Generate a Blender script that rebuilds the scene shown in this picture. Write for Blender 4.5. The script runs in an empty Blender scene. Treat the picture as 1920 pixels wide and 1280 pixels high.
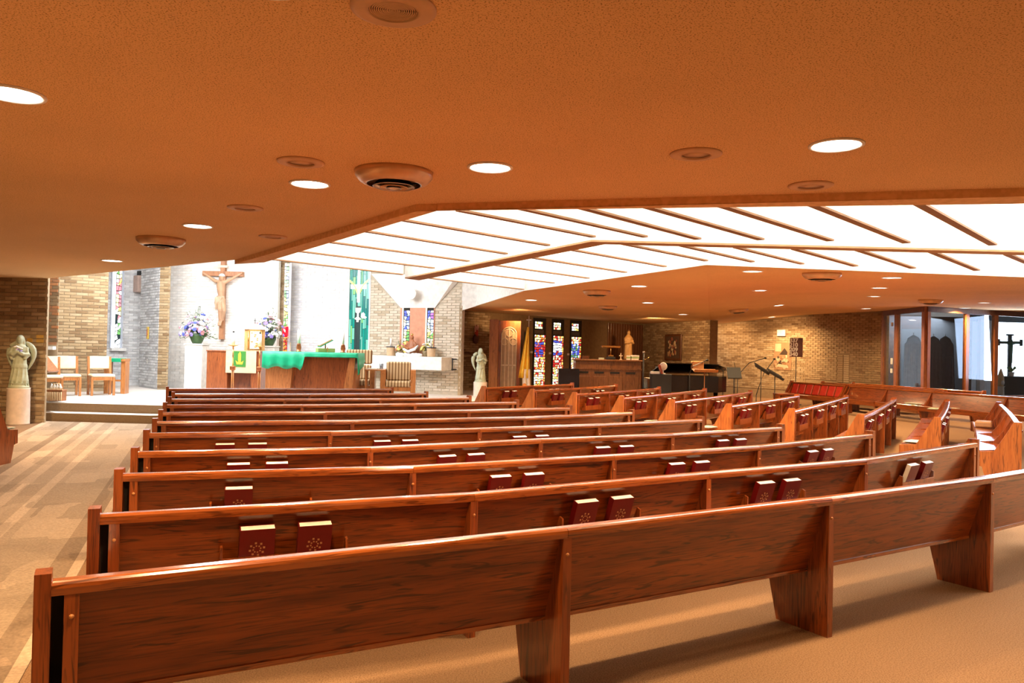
import bpy, math, random
from mathutils import Vector, Matrix
random.seed(7)
PI = math.pi
sc = bpy.context.scene
COL = sc.collection

# ------------------------------------------------------------------ camera
FPX, CAMH, ROLL = 1450.0, 1.6, 0.022
PITCH = math.atan((657.0 - 640.0) / FPX)
_f = Vector((0, math.cos(PITCH), math.sin(PITCH)))
_r0 = Vector((1, 0, 0)); _u0 = _r0.cross(_f)
_r = _r0 * math.cos(ROLL) + _u0 * math.sin(ROLL)
_u = _u0 * math.cos(ROLL) - _r0 * math.sin(ROLL)
cam_d = bpy.data.cameras.new('camera'); cam = bpy.data.objects.new('camera', cam_d); COL.objects.link(cam)
cam_d.sensor_width = 36.0; cam_d.lens = FPX / 1920 * 36.0; cam_d.clip_start = 0.05; cam_d.clip_end = 200
cam.matrix_world = Matrix(((_r.x, _u.x, -_f.x, 0), (_r.y, _u.y, -_f.y, 0), (_r.z, _u.z, -_f.z, CAMH), (0, 0, 0, 1)))
sc.camera = cam

# ------------------------------------------------------------------ world and exposure
w = bpy.data.worlds.new('world'); sc.world = w; w.use_nodes = True
w.node_tree.nodes['Background'].inputs[0].default_value = (0.75, 0.88, 1.0, 1)
w.node_tree.nodes['Background'].inputs[1].default_value = 0.6
sc.view_settings.view_transform = 'Standard'; sc.view_settings.look = 'None'
sc.view_settings.exposure = 0.28; sc.view_settings.gamma = 1.0; sc.view_settings.use_curve_mapping = False
K_SKY = 4.6        # luminous skylight panels
K_DOWN = 40.0      # each recessed downlight (W)
K_SANCT = 480.0    # daylight washing the sanctuary (W)
WARM = (1.0, 0.66, 0.33)

def area(name, loc, target, sx, sy, power, color, spread=PI):
    l = bpy.data.lights.new(name, 'AREA'); l.shape = 'RECTANGLE'; l.size = sx; l.size_y = sy
    l.energy = power; l.color = color; l.spread = spread
    o = bpy.data.objects.new(name, l); COL.objects.link(o); o.location = loc
    o.rotation_euler = (Vector(target) - Vector(loc)).to_track_quat('-Z', 'Y').to_euler()
    return o
area('sanctuary_skylight', (-6.5, 18.5, 4.45), (-6.5, 19.5, 0), 7, 4, K_SANCT, (0.95, 0.97, 1.0))
area('sanctuary_wall_fill', (-7.5, 16.6, 4.2), (-6.5, 22.5, 2.2), 4, 1.2, 200, (0.95, 0.97, 1.0))  # added fill lamp facing the back wall, not at any window
area('aisle_spill', (-7.6, 16.4, 4.3), (-6.2, 12.5, 0), 3.5, 1.0, 260, (0.92, 0.96, 1.0))  # added lamp lightening the aisle floor, stands in for sanctuary daylight
area('lobby_fill', (14.6, 28.6, 3.25), (14.2, 29.5, 0), 2.4, 2.4, 260, (0.70, 0.85, 1.0))  # added fill lamp to brighten the lobby wall, no visible fitting
area('lobby_daylight', (15.5, 23.0, 2.0), (5, 9, 0.6), 2.5, 2.0, 110, (0.55, 0.72, 1.0))

# ------------------------------------------------------------------ picking points
def ray(px, py):
    return _f + _r * ((px - 960) / FPX) - _u * ((py - 640) / FPX)
CAMP = Vector((0, 0, CAMH))
def at(px, py, z):
    d = ray(px, py); return CAMP + d * ((z - CAMH) / d.z)
def dp(px, py, y):
    d = ray(px, py); return CAMP + d * (y / d.y)

# ------------------------------------------------------------------ materials
MATS = {}
def mat(name, col, rough=0.6, metal=0.0, emit=None, es=1.0, coat=0.0, trans=0.0, spec=None):
    if name in MATS: return MATS[name]
    m = bpy.data.materials.new(name); m.use_nodes = True
    b = m.node_tree.nodes['Principled BSDF']
    b.inputs['Base Color'].default_value = (*col, 1); b.inputs['Roughness'].default_value = rough
    b.inputs['Metallic'].default_value = metal
    if coat: b.inputs['Coat Weight'].default_value = coat; b.inputs['Coat Roughness'].default_value = 0.15
    if trans: b.inputs['Transmission Weight'].default_value = trans
    if spec is not None: b.inputs['Specular IOR Level'].default_value = spec
    if emit: b.inputs['Emission Color'].default_value = (*emit, 1); b.inputs['Emission Strength'].default_value = es
    nt = m.node_tree
    # slight procedural variation on every plain material
    if not emit and not trans:
        n = nt.nodes.new('ShaderNodeTexNoise'); n.inputs['Scale'].default_value = 9; n.inputs['Detail'].default_value = 4
        tc = nt.nodes.new('ShaderNodeTexCoord'); nt.links.new(tc.outputs['Object'], n.inputs['Vector'])
        r = nt.nodes.new('ShaderNodeValToRGB'); e = r.color_ramp.elements
        e[0].position = .3; e[1].position = .7
        e[0].color = (*[c * .86 for c in col], 1); e[1].color = (*[min(1, c * 1.08) for c in col], 1)
        nt.links.new(n.outputs[0], r.inputs[0]); nt.links.new(r.outputs[0], b.inputs['Base Color'])
    MATS[name] = m
    return m

def wood(name, dark, mid, light, axis='X', rough=0.3, coat=0.5, sc_=1.0):
    m = bpy.data.materials.new(name); m.use_nodes = True; nt = m.node_tree; L = nt.links
    b = nt.nodes['Principled BSDF']
    tc = nt.nodes.new('ShaderNodeTexCoord'); oi = nt.nodes.new('ShaderNodeObjectInfo')
    add = nt.nodes.new('ShaderNodeVectorMath'); add.operation = 'ADD'
    mul = nt.nodes.new('ShaderNodeVectorMath'); mul.operation = 'SCALE'; mul.inputs['Scale'].default_value = 31
    cmb = nt.nodes.new('ShaderNodeCombineXYZ')
    for i in range(3): L.new(oi.outputs['Random'], cmb.inputs[i])
    L.new(cmb.outputs[0], mul.inputs[0]); L.new(tc.outputs['Object'], add.inputs[0]); L.new(mul.outputs[0], add.inputs[1])
    def mapped(s):
        mp = nt.nodes.new('ShaderNodeMapping'); mp.inputs['Scale'].default_value = s; L.new(add.outputs[0], mp.inputs[0]); return mp
    A = {'X': (1, 0, 0), 'Y': (0, 1, 0), 'Z': (0, 0, 1)}[axis]
    def sc3(along, across): return tuple(along * a + across * (1 - a) for a in A)
    n1 = nt.nodes.new('ShaderNodeTexNoise'); n1.inputs['Scale'].default_value = 1; n1.inputs['Detail'].default_value = 3; n1.inputs['Distortion'].default_value = 1.2
    L.new(mapped(sc3(.9 * sc_, 9 * sc_)).outputs[0], n1.inputs['Vector'])
    n2 = nt.nodes.new('ShaderNodeTexNoise'); n2.inputs['Scale'].default_value = 1; n2.inputs['Detail'].default_value = 5; n2.inputs['Distortion'].default_value = .4
    L.new(mapped(sc3(5 * sc_, 110 * sc_)).outputs[0], n2.inputs['Vector'])
    n3 = nt.nodes.new('ShaderNodeTexNoise'); n3.inputs['Scale'].default_value = 1; n3.inputs['Detail'].default_value = 2; n3.inputs['Distortion'].default_value = 2.5
    L.new(mapped(sc3(2.2 * sc_, 26 * sc_)).outputs[0], n3.inputs['Vector'])
    r1 = nt.nodes.new('ShaderNodeValToRGB'); e = r1.color_ramp.elements
    e[0].position = .3; e[0].color = (*mid, 1); e[1].position = .72; e[1].color = (*light, 1)
    L.new(n1.outputs[0], r1.inputs[0])
    r3 = nt.nodes.new('ShaderNodeValToRGB'); e = r3.color_ramp.elements
    e[0].position = .34; e[0].color = (1, 1, 1, 1); e[1].position = .44; e[1].color = (0, 0, 0, 1)
    L.new(n3.outputs[0], r3.inputs[0])
    r2 = nt.nodes.new('ShaderNodeValToRGB'); e = r2.color_ramp.elements
    e[0].position = .36; e[0].color = (.45, .45, .45, 1); e[1].position = .5; e[1].color = (0, 0, 0, 1)
    L.new(n2.outputs[0], r2.inputs[0])
    mx = nt.nodes.new('ShaderNodeMath'); mx.operation = 'MAXIMUM'; L.new(r2.outputs[0], mx.inputs[0])
    m8 = nt.nodes.new('ShaderNodeMath'); m8.operation = 'MULTIPLY'; m8.inputs[1].default_value = .75; L.new(r3.outputs[0], m8.inputs[0]); L.new(m8.outputs[0], mx.inputs[1])
    mix = nt.nodes.new('ShaderNodeMixRGB'); L.new(mx.outputs[0], mix.inputs[0]); L.new(r1.outputs[0], mix.inputs[1]); mix.inputs[2].default_value = (*dark, 1)
    L.new(mix.outputs[0], b.inputs['Base Color'])
    b.inputs['Roughness'].default_value = rough; b.inputs['Coat Weight'].default_value = coat; b.inputs['Coat Roughness'].default_value = .12
    MATS[name] = m
    return m

def textured(name, c1, c2, scale, rough=.9, bump=0.3, thr=(.4, .6), detail=3, bumpscale=None, dist=.004):
    m = bpy.data.materials.new(name); m.use_nodes = True; nt = m.node_tree; L = nt.links
    b = nt.nodes['Principled BSDF']; b.inputs['Roughness'].default_value = rough; b.inputs['Specular IOR Level'].default_value = .15
    g = nt.nodes.new('ShaderNodeNewGeometry')
    n = nt.nodes.new('ShaderNodeTexNoise'); n.inputs['Scale'].default_value = scale; n.inputs['Detail'].default_value = detail
    L.new(g.outputs['Position'], n.inputs['Vector'])
    r = nt.nodes.new('ShaderNodeValToRGB'); e = r.color_ramp.elements
    e[0].position = thr[0]; e[0].color = (*c1, 1); e[1].position = thr[1]; e[1].color = (*c2, 1)
    L.new(n.outputs[0], r.inputs[0])
    big = nt.nodes.new('ShaderNodeTexNoise'); big.inputs['Scale'].default_value = .8; L.new(g.outputs['Position'], big.inputs['Vector'])
    hs = nt.nodes.new('ShaderNodeHueSaturation'); mr = nt.nodes.new('ShaderNodeMapRange')
    mr.inputs['To Min'].default_value = .9; mr.inputs['To Max'].default_value = 1.1; L.new(big.outputs[0], mr.inputs[0]); L.new(mr.outputs[0], hs.inputs['Value'])
    L.new(r.outputs[0], hs.inputs['Color']); L.new(hs.outputs[0], b.inputs['Base Color'])
    bm_ = nt.nodes.new('ShaderNodeBump'); bm_.inputs['Strength'].default_value = bump; bm_.inputs['Distance'].default_value = dist
    L.new(n.outputs[0], bm_.inputs['Height']); L.new(bm_.outputs[0], b.inputs['Normal'])
    MATS[name] = m
    return m

OAK_D, OAK_M, OAK_L = (.018, .003, .001), (.15, .026, .0035), (.32, .070, .009)
W_PEW = wood('pew_oak_along', OAK_D, OAK_M, OAK_L, 'X', .28, .6)
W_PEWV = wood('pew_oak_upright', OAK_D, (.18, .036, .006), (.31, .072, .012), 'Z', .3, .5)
W_RAIL = wood('rail_oak', (.05, .010, .002), (.22, .050, .009), (.38, .10, .018), 'X', .2, .9)
W_LIGHT = wood('orange_oak', (.16, .05, .012), (.42, .15, .035), (.58, .24, .07), 'Z', .4, .3)
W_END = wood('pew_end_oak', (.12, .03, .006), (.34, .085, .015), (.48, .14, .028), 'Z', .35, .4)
W_MAHOG = wood('altar_mahogany', (.08, .015, .004), (.24, .06, .015), (.36, .10, .025), 'Z', .35, .4)
W_DARK = wood('dark_walnut', (.03, .010, .004), (.11, .035, .010), (.16, .055, .016), 'Z', .4, .3)
M_CEIL = textured('sprayed_ceiling', (.34, .175, .07), (.84, .55, .275), 140, 1.0, .8, (.34, .44), 2, dist=.006)
M_SOFFIT = textured('smooth_soffit', (.72, .44, .21), (.82, .52, .26), 20, .9, .1)
M_CARPET = textured('tan_carpet', (.17, .095, .047), (.275, .16, .085), 130, 1.0, .9, (.35, .6), 2, dist=.006)
M_PLATF = textured('pale_carpet', (.60, .55, .50), (.70, .65, .60), 120, 1.0, .5, (.35, .6), 2)
M_RISER = textured('step_carpet', (.20, .13, .07), (.28, .19, .11), 120, 1.0, .5, (.35, .6), 2)
M_MORTAR = mat('mortar', (.42, .32, .20), .95)
M_MORTW = mat('white_mortar', (.80, .78, .74), .95)
BR_TAN = [mat('brick_tan_%s' % n, c, .9) for n, c in (('a', (.40, .28, .15)), ('b', (.34, .23, .12)), ('c', (.46, .34, .20)), ('d', (.25, .155, .075)))]
BR_WHITE = [mat('brick_white_%s' % n, c, .85) for n, c in (('a', (.88, .85, .80)), ('b', (.84, .80, .74)), ('c', (.90, .88, .84)), ('d', (.80, .76, .70)))]
BR_GREY = [mat('brick_grey_%s' % n, c, .9) for n, c in (('a', (.62, .62, .62)), ('b', (.54, .54, .55)), ('c', (.70, .70, .70)), ('d', (.47, .46, .46)))]
M_BEAM = mat('beam_brown', (.46, .26, .125), .8)
M_EDGE = mat('fin_edge_brown', (.30, .16, .075), .7)
BR_DARK = [mat('brick_brown_%s' % n, c, .9) for n, c in (('a', (.22, .13, .06)), ('b', (.17, .10, .045)), ('c', (.26, .16, .075)), ('d', (.14, .08, .035)))]
M_WHITE = mat('white_paint', (.86, .85, .82), .6)
M_FIN = mat('white_fin', (.90, .86, .78), .7)
M_STONE = mat('white_stone', (.82, .79, .72), .5)
M_PATINA = mat('weathered_bronze', (.46, .50, .36), .6)
M_BRASS = mat('brass', (.80, .50, .18), .25, 1.0)
M_STEEL = mat('brushed_steel', (.65, .62, .58), .3, 1.0)
M_BLACK = mat('black_lacquer', (.005, .005, .005), .22, coat=.3)
M_BLACKM = mat('black_matt', (.02, .02, .02), .6)
M_GREEN = mat('green_satin', (.0, .36, .17), .45)
M_CREAM = mat('cream_vinyl', (.85, .70, .48), .5)
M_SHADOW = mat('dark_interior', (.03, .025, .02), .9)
M_LAMP = mat('lamp_lens', (1, .95, .85), .4, emit=(1.0, .90, .74), es=14)
M_SKY = mat('luminous_panel', (1, 1, 1), .5, emit=(1.0, .97, .90), es=K_SKY)
M_RED = mat('red_cloth_cover', (.13, .002, .003), .4)
M_PAGE = mat('page_edges', (.88, .84, .74), .8)
M_GOLD = mat('gold_print', (.46, .22, .10), .45)

# ------------------------------------------------------------------ mesh building
class MB:
    def __init__(s): s.v = []; s.f = []; s.m = []; s.smooth = []
    def add(s, vs, fs, mi=0, sm=False, M=None):
        b = len(s.v)
        for p in vs:
            p = Vector(p)
            s.v.append(tuple(M @ p) if M is not None else tuple(p))
        for f in fs:
            s.f.append(tuple(i + b for i in f)); s.m.append(mi); s.smooth.append(sm)
        return s
    def box(s, x0, x1, y0, y1, z0, z1, mi=0, M=None, bev=0.0):
        if bev > 0:
            b = min(bev, (x1 - x0) * .45, (y1 - y0) * .45, (z1 - z0) * .45)
            vs = []; idx = {}
            for a, (sx, X) in enumerate(((1, x0), (-1, x1))):
                for c, (sy, Y) in enumerate(((1, y0), (-1, y1))):
                    for d, (sz, Z) in enumerate(((1, z0), (-1, z1))):
                        idx[a, c, d] = len(vs)
                        vs += [(X, Y + sy * b, Z + sz * b), (X + sx * b, Y, Z + sz * b), (X + sx * b, Y + sy * b, Z)]
            F = []
            def q(*k): F.append(tuple(idx[t[:3]] + t[3] for t in k))
            q((0,0,0,0),(0,0,1,0),(0,1,1,0),(0,1,0,0)); q((1,0,0,0),(1,1,0,0),(1,1,1,0),(1,0,1,0))
            q((0,0,0,1),(1,0,0,1),(1,0,1,1),(0,0,1,1)); q((0,1,0,1),(0,1,1,1),(1,1,1,1),(1,1,0,1))
            q((0,0,0,2),(0,1,0,2),(1,1,0,2),(1,0,0,2)); q((0,0,1,2),(1,0,1,2),(1,1,1,2),(0,1,1,2))
            for c in (0, 1):
                for d in (0, 1): q((0,c,d,1),(1,c,d,1),(1,c,d,2),(0,c,d,2))
            for a in (0, 1):
                for d in (0, 1): q((a,0,d,0),(a,1,d,0),(a,1,d,2),(a,0,d,2))
            for a in (0, 1):
                for c in (0, 1): q((a,c,0,0),(a,c,1,0),(a,c,1,1),(a,c,0,1))
            for a in (0, 1):
                for c in (0, 1):
                    for d in (0, 1): F.append((idx[a,c,d], idx[a,c,d] + 1, idx[a,c,d] + 2))
            return s.add(vs, F, mi, False, M)
        vs = [(x, y, z) for x in (x0, x1) for y in (y0, y1) for z in (z0, z1)]
        return s.add(vs, [(0,1,3,2),(4,6,7,5),(0,4,5,1),(2,3,7,6),(0,2,6,4),(1,5,7,3)], mi, False, M)
    def prism(s, poly, h0, h1, axis='Z', mi=0, M=None, sm=False):
        n = len(poly)
        def P(p, h):
            return {'Z': (p[0], p[1], h), 'Y': (p[0], h, p[1]), 'X': (h, p[0], p[1])}[axis]
        vs = [P(p, h0) for p in poly] + [P(p, h1) for p in poly]
        fs = [tuple(range(n)), tuple(range(2 * n - 1, n - 1, -1))] + [(i, (i + 1) % n, (i + 1) % n + n, i + n) for i in range(n)]
        return s.add(vs, fs, mi, sm, M)
    def lathe(s, prof, seg=20, mi=0, M=None, sx=1, sy=1, cap=True):
        vs = []; fs = []
        for r, z in prof:
            for k in range(seg):
                a = 2 * PI * k / seg; vs.append((r * math.cos(a) * sx, r * math.sin(a) * sy, z))
        for i in range(len(prof) - 1):
            for k in range(seg):
                k2 = (k + 1) % seg
                fs.append((i * seg + k, i * seg + k2, (i + 1) * seg + k2, (i + 1) * seg + k))
        if cap:
            fs.append(tuple(range(seg - 1, -1, -1))); fs.append(tuple((len(prof) - 1) * seg + k for k in range(seg)))
        return s.add(vs, fs, mi, True, M)
    def tube(s, pts, rad, seg=8, mi=0, M=None):
        pts = [Vector(p) for p in pts]
        if not isinstance(rad, (list, tuple)): rad = [rad] * len(pts)
        vs = []; fs = []; n = len(pts)
        for i, p in enumerate(pts):
            t = (pts[min(i + 1, n - 1)] - pts[max(i - 1, 0)]).normalized()
            a = Vector((0, 0, 1)) if abs(t.z) < .9 else Vector((1, 0, 0))
            u = t.cross(a).normalized(); v = t.cross(u)
            for k in range(seg):
                an = 2 * PI * k / seg; vs.append(tuple(p + (u * math.cos(an) + v * math.sin(an)) * rad[i]))
        for i in range(n - 1):
            for k in range(seg):
                k2 = (k + 1) % seg; fs.append((i * seg + k, i * seg + k2, (i + 1) * seg + k2, (i + 1) * seg + k))
        fs.append(tuple(range(seg - 1, -1, -1))); fs.append(tuple((n - 1) * seg + k for k in range(seg)))
        return s.add(vs, fs, mi, True, M)
    def ball(s, c, r, mi=0, seg=10, rings=7, M=None):
        if not isinstance(r, (list, tuple)): r = (r, r, r)
        vs = [(c[0], c[1], c[2] - r[2])]; fs = []
        for i in range(1, rings):
            ph = PI * i / rings
            for k in range(seg):
                a = 2 * PI * k / seg
                vs.append((c[0] + r[0] * math.sin(ph) * math.cos(a), c[1] + r[1] * math.sin(ph) * math.sin(a), c[2] - r[2] * math.cos(ph)))
        vs.append((c[0], c[1], c[2] + r[2])); T = len(vs) - 1
        for k in range(seg):
            k2 = (k + 1) % seg; fs.append((0, 1 + k2, 1 + k))
            for i in range(rings - 2): fs.append((1 + i * seg + k, 1 + i * seg + k2, 1 + (i + 1) * seg + k2, 1 + (i + 1) * seg + k))
            fs.append((T, 1 + (rings - 2) * seg + k, 1 + (rings - 2) * seg + k2))
        return s.add(vs, fs, mi, True, M)
    def mesh(s, name, mats):
        me = bpy.data.meshes.new(name); me.from_pydata(s.v, [], s.f); 
        for m in (mats if isinstance(mats, (list, tuple)) else [mats]): me.materials.append(m)
        me.polygons.foreach_set('material_index', s.m); me.polygons.foreach_set('use_smooth', s.smooth)
        me.update(); return me
    def build(s, name, mats, parent=None, loc=(0, 0, 0), rz=0, remesh=0):
        import bmesh
        me = s.mesh(name, mats); bm = bmesh.new(); bm.from_mesh(me)
        bmesh.ops.recalc_face_normals(bm, faces=bm.faces); bm.to_mesh(me); bm.free()
        o = bpy.data.objects.new(name, me); COL.objects.link(o); o.location = loc; o.rotation_euler = (0, 0, rz)
        if parent: o.parent = parent
        if remesh:
            md = o.modifiers.new('join', 'REMESH'); md.mode = 'VOXEL'; md.voxel_size = remesh; md.use_smooth_shade = True
            sm = o.modifiers.new('soften', 'SMOOTH'); sm.iterations = 3; sm.factor = .5
        return o

def empty(name, loc=(0, 0, 0), rz=0, label=None, cat=None, group=None):
    o = bpy.data.objects.new(name, None); COL.objects.link(o); o.location = loc; o.rotation_euler = (0, 0, rz); o.empty_display_size = .1
    return tag(o, label, cat, group)
def tag(o, label=None, cat=None, group=None, kind=None):
    if label: o['label'] = label
    if cat: o['category'] = cat
    if group: o['group'] = group
    if kind: o['kind'] = kind
    return o
def child(name, me, parent, loc=(0, 0, 0), rot=(0, 0, 0), scale=None):
    o = bpy.data.objects.new(name, me); COL.objects.link(o); o.parent = parent; o.location = loc; o.rotation_euler = rot
    if scale: o.scale = scale
    return o
def text(name, body, size, m, parent, loc, rot=(PI / 2, 0, 0), ext=.002, bold=0.0):
    c = bpy.data.curves.new(name, 'FONT'); c.body = body; c.size = size; c.extrude = ext; c.offset = bold; c.align_x = 'CENTER'
    c.materials.append(m); t = bpy.data.objects.new(name, c); COL.objects.link(t)
    me = bpy.data.meshes.new_from_object(t.evaluated_get(bpy.context.evaluated_depsgraph_get())); bpy.data.objects.remove(t)
    return child(name, me, parent, loc, rot)

# ------------------------------------------------------------------ walls with bricks
BL, BH, BG = .250, .062, .012
BRICK = {}
def brick_mesh(m, L=BL):
    k = (m.name, round(L, 3))
    if k not in BRICK: BRICK[k] = MB().box(0, L, -.014, .01, 0, BH, bev=.004).mesh('brick', m)
    return BRICK[k]
class Wall:
    def __init__(s, name, p0, p1, z0, z1, mortar, thick=.25, poly=None):
        s.p0 = Vector((p0[0], p0[1], 0)); s.p1 = Vector((p1[0], p1[1], 0)); d = s.p1 - s.p0; s.L = d.length; s.d = d / s.L
        s.n = Vector((s.d.y, -s.d.x, 0)); s.rz = math.atan2(d.y, d.x); s.z0, s.z1 = z0, z1
        b = MB()
        if poly: b.prism(poly, 0, thick, 'Y')
        else: b.box(0, s.L, 0, thick, z0, z1)
        s.o = b.build(name, mortar, None, (s.p0.x, s.p0.y, 0), s.rz); tag(s.o, kind='structure')
    def hit(s, px, py):
        d = ray(px, py); t = (s.p0 - CAMP).dot(s.n) / d.dot(s.n); q = CAMP + d * t
        return ((q - s.p0).dot(s.d), q.z)
    def w(s, u, z, out=0.0):
        q = s.p0 + s.d * u + s.n * out; return (q.x, q.y, z)
    def bricks(s, mats, u0=0, u1=None, z0=None, z1=None, holes=(), limit=300, top=None, odd=.12, quiet=False):
        u1 = u1 if u1 is not None else s.L; z0 = s.z0 if z0 is None else z0; z1 = s.z1 if z1 is None else z1
        cells = []; row = 0; z = z0
        while z + BH * .6 < z1:
            u = u0 - (BL + BG) * .5 * (row % 2)
            while u < u1 - .03:
                a, b = max(u, u0), min(u + BL, u1)
                zt = top((a + b) / 2) if top else 99
                if b - a > .05 and z + BH < zt and not any(b > h[0] and a < h[1] and z + BH > h[2] and z < h[3] for h in holes):
                    cells.append((z, a, b - a))
                elif b - a > .05 and z + BH < zt:
                    for h in holes:   # cut bricks beside an opening
                        if z + BH > h[2] and z < h[3]:
                            if a < h[0] - .05 and b > h[0]: cells.append((z, a, h[0] - a))
                            if b > h[1] + .05 and a < h[1]: cells.append((z, h[1], b - h[1]))
                u += BL + BG
            z += BH + BG; row += 1
        cells.sort(key=lambda c: -c[0])
        rest = MB(); n = 0
        for (z, a, Lb) in cells:
            r = random.random(); m = mats[3] if r < odd else mats[random.randrange(3)]
            if n < limit:
                Lq = Lb if Lb < BL - .004 else BL
                child('brick', brick_mesh(m, round(Lq, 2) if Lq != BL else BL), s.o, (a, random.uniform(-.003, .003), z)); n += 1
            else:
                rest.box(a, a + Lb, -.014, .01, z, z + BH, mats.index(m))
        if rest.v: tag(rest.build('lower_bricks', mats, s.o), kind='stuff')

PZ = .34      # platform
CZ = 2.8      # low ceiling
# floor
MB().box(-16, 22, -5, 34, -.1, 0).build('floor', M_CARPET)['kind'] = 'structure'

# patterned aisle carpet
def plaid():
    m = bpy.data.materials.new('striped_carpet'); m.use_nodes = True; nt = m.node_tree; L = nt.links
    b = nt.nodes['Principled BSDF']; b.inputs['Roughness'].default_value = 1; b.inputs['Specular IOR Level'].default_value = .1
    tc = nt.nodes.new('ShaderNodeTexCoord'); sp = nt.nodes.new('ShaderNodeSeparateXYZ'); L.new(tc.outputs['Object'], sp.inputs[0])
    r = nt.nodes.new('ShaderNodeValToRGB'); r.color_ramp.interpolation = 'CONSTANT'
    mr = nt.nodes.new('ShaderNodeMapRange'); mr.inputs['From Min'].default_value = 0; mr.inputs['From Max'].default_value = 2.1; L.new(sp.outputs[0], mr.inputs[0]); L.new(mr.outputs[0], r.inputs[0])
    base, lo, md = (.42, .31, .215, 1), (.235, .165, .11, 1), (.325, .24, .165, 1)
    stops = [(0, base), (.05, md), (.26, lo), (.32, base), (.42, md), (.47, base), (.53, md), (.61, base), (.66, md), (.90, lo), (.965, base)]
    el = r.color_ramp.elements; el[0].position = 0; el[0].color = base; el[1].position = .05; el[1].color = md
    for p, c in stops[2:]: e = el.new(p); e.color = c
    # bands across, broken up along the aisle
    mp = nt.nodes.new('ShaderNodeMapping'); mp.inputs['Scale'].default_value = (2.6, 1.1, 1); L.new(tc.outputs['Object'], mp.inputs[0])
    n = nt.nodes.new('ShaderNodeTexVoronoi'); n.distance = 'CHEBYCHEV'; n.inputs['Scale'].default_value = 1.3; n.inputs['Randomness'].default_value = .6; L.new(mp.outputs[0], n.inputs['Vector'])
    sx = nt.nodes.new('ShaderNodeSeparateColor'); L.new(n.outputs['Color'], sx.inputs[0])
    mm = nt.nodes.new('ShaderNodeMapRange'); mm.inputs['To Min'].default_value = .80; mm.inputs['To Max'].default_value = 1.18; L.new(sx.outputs[0], mm.inputs[0])
    g = nt.nodes.new('ShaderNodeTexNoise'); g.inputs['Scale'].default_value = 60; L.new(tc.outputs['Object'], g.inputs['Vector'])
    mg = nt.nodes.new('ShaderNodeMapRange'); mg.inputs['To Min'].default_value = .6; mg.inputs['To Max'].default_value = 1.4; L.new(g.outputs[0], mg.inputs[0])
    mu = nt.nodes.new('ShaderNodeMath'); mu.operation = 'MULTIPLY'; L.new(mm.outputs[0], mu.inputs[0]); L.new(mg.outputs[0], mu.inputs[1])
    hs = nt.nodes.new('ShaderNodeHueSaturation'); L.new(mu.outputs[0], hs.inputs['Value']); L.new(r.outputs[0], hs.inputs['Color']); L.new(hs.outputs[0], b.inputs['Base Color'])
    bp = nt.nodes.new('ShaderNodeBump'); bp.inputs['Strength'].default_value = .5; bp.inputs['Distance'].default_value = .005; L.new(g.outputs[0], bp.inputs['Height']); L.new(bp.outputs[0], b.inputs['Normal'])
    return m
sA = at(107, 1068, 0); sB = at(267, 820, 0)
ad = (sB - sA); ad.z = 0; ad.normalize(); ar = Vector((ad.y, -ad.x, 0))
o0 = sA - ar * 1.95 - ad * 6.5
run = MB().box(0, 2.1, 0, 18.2, 0, .008).build('aisle_runner', plaid(), None, (o0.x, o0.y, .001), math.atan2(-ad.x, ad.y))
tag(run, 'striped brown and tan carpet runner down the side aisle', 'carpet')

# platform and steps
f0, f1 = at(79, 754, PZ), at(309, 760, PZ)
pd = Vector((math.cos(.51), math.sin(.51), 0))
q2 = f1 + pd * 7.6
front = [(-9.0, f0.y), (f0.x, f0.y), (f1.x, f1.y), (q2.x, q2.y)]
def off(pts, k): return [(x - k * .25 * (i > 1), y - k) for i, (x, y) in enumerate(pts)]
plat = front + [(-1.0, 24.0), (-14, 27), (-14, 20)]
tag(MB().prism(plat, .172, PZ).build('platform', [M_PLATF]), kind='structure')
tag(MB().prism([front[0], front[1], front[2], front[3], (front[3][0], front[3][1] + .1), (front[2][0], front[2][1] + .1), (front[0][0], front[0][1] + .1)], .171, PZ - .004).build('trim_1', M_RISER, None, (0, -.012, 0)), kind='structure')
low = off(front, .38)
tag(MB().prism(low + [(-1.0, 24.0), (-14, 27), (-14, 20)], 0.001, .17).build('step', M_PLATF), kind='structure')
tag(MB().prism([low[0], low[1], low[2], low[3], (low[3][0], low[3][1] + .1), (low[2][0], low[2][1] + .1), (low[0][0], low[0][1] + .1)], 0.001, .166).build('trim_2', M_RISER, None, (0, -.012, 0)), kind='structure')

# left wall
WL = Wall('wall_left', (-15.5, 15.0), (dp(87, 650, 15.0).x, 15.0), 0, CZ + .05, M_MORTAR, .05)
WL.bricks(BR_TAN, WL.L - 1.35, WL.L, 0, CZ)
for (xa, xb, yb, yt) in ((52, 62, 641, 634), (69, 83, 634, 628), (69, 83, 642, 636)):
    a = WL.hit(xa, yb); c = WL.hit(xb, yt)
    MB().box(a[0], c[0], -.022, -.013, a[1], c[1], bev=.003).build('gilded_brick', mat('gilt_brick', (.62, .36, .07), .5), WL.o)['label'] = 'golden yellow brick in the tan wall'
# recessed strip beside it
q0, q1 = dp(88, 650, 17.35), dp(108, 650, 17.35)
WN = Wall('wall_niche', (q0.x - .3, q0.y), (q1.x, q1.y), PZ, 4.6, M_MORTAR, .012)
WN.bricks([BR_DARK[0], mat('brick_orange_a', (.42, .17, .06), .9), BR_DARK[2], mat('brick_orange_b', (.35, .15, .06), .9)], 0, None, 1.5, 3.05, odd=.3)
a = WN.hit(88, 655); c = WN.hit(105, 651)
MB().box(a[0], c[0], -.12, 0, a[1], c[1] + .02).build('sill', M_WHITE, WN.o)
WB = Wall('wall_chairs', dp(106, 650, 18.9)[:2], dp(200, 650, 19.6)[:2], PZ, 4.6, M_MORTAR, .012)
WB.bricks(BR_TAN, 0, None, PZ + .1, 4.0, limit=300, odd=.22)
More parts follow.
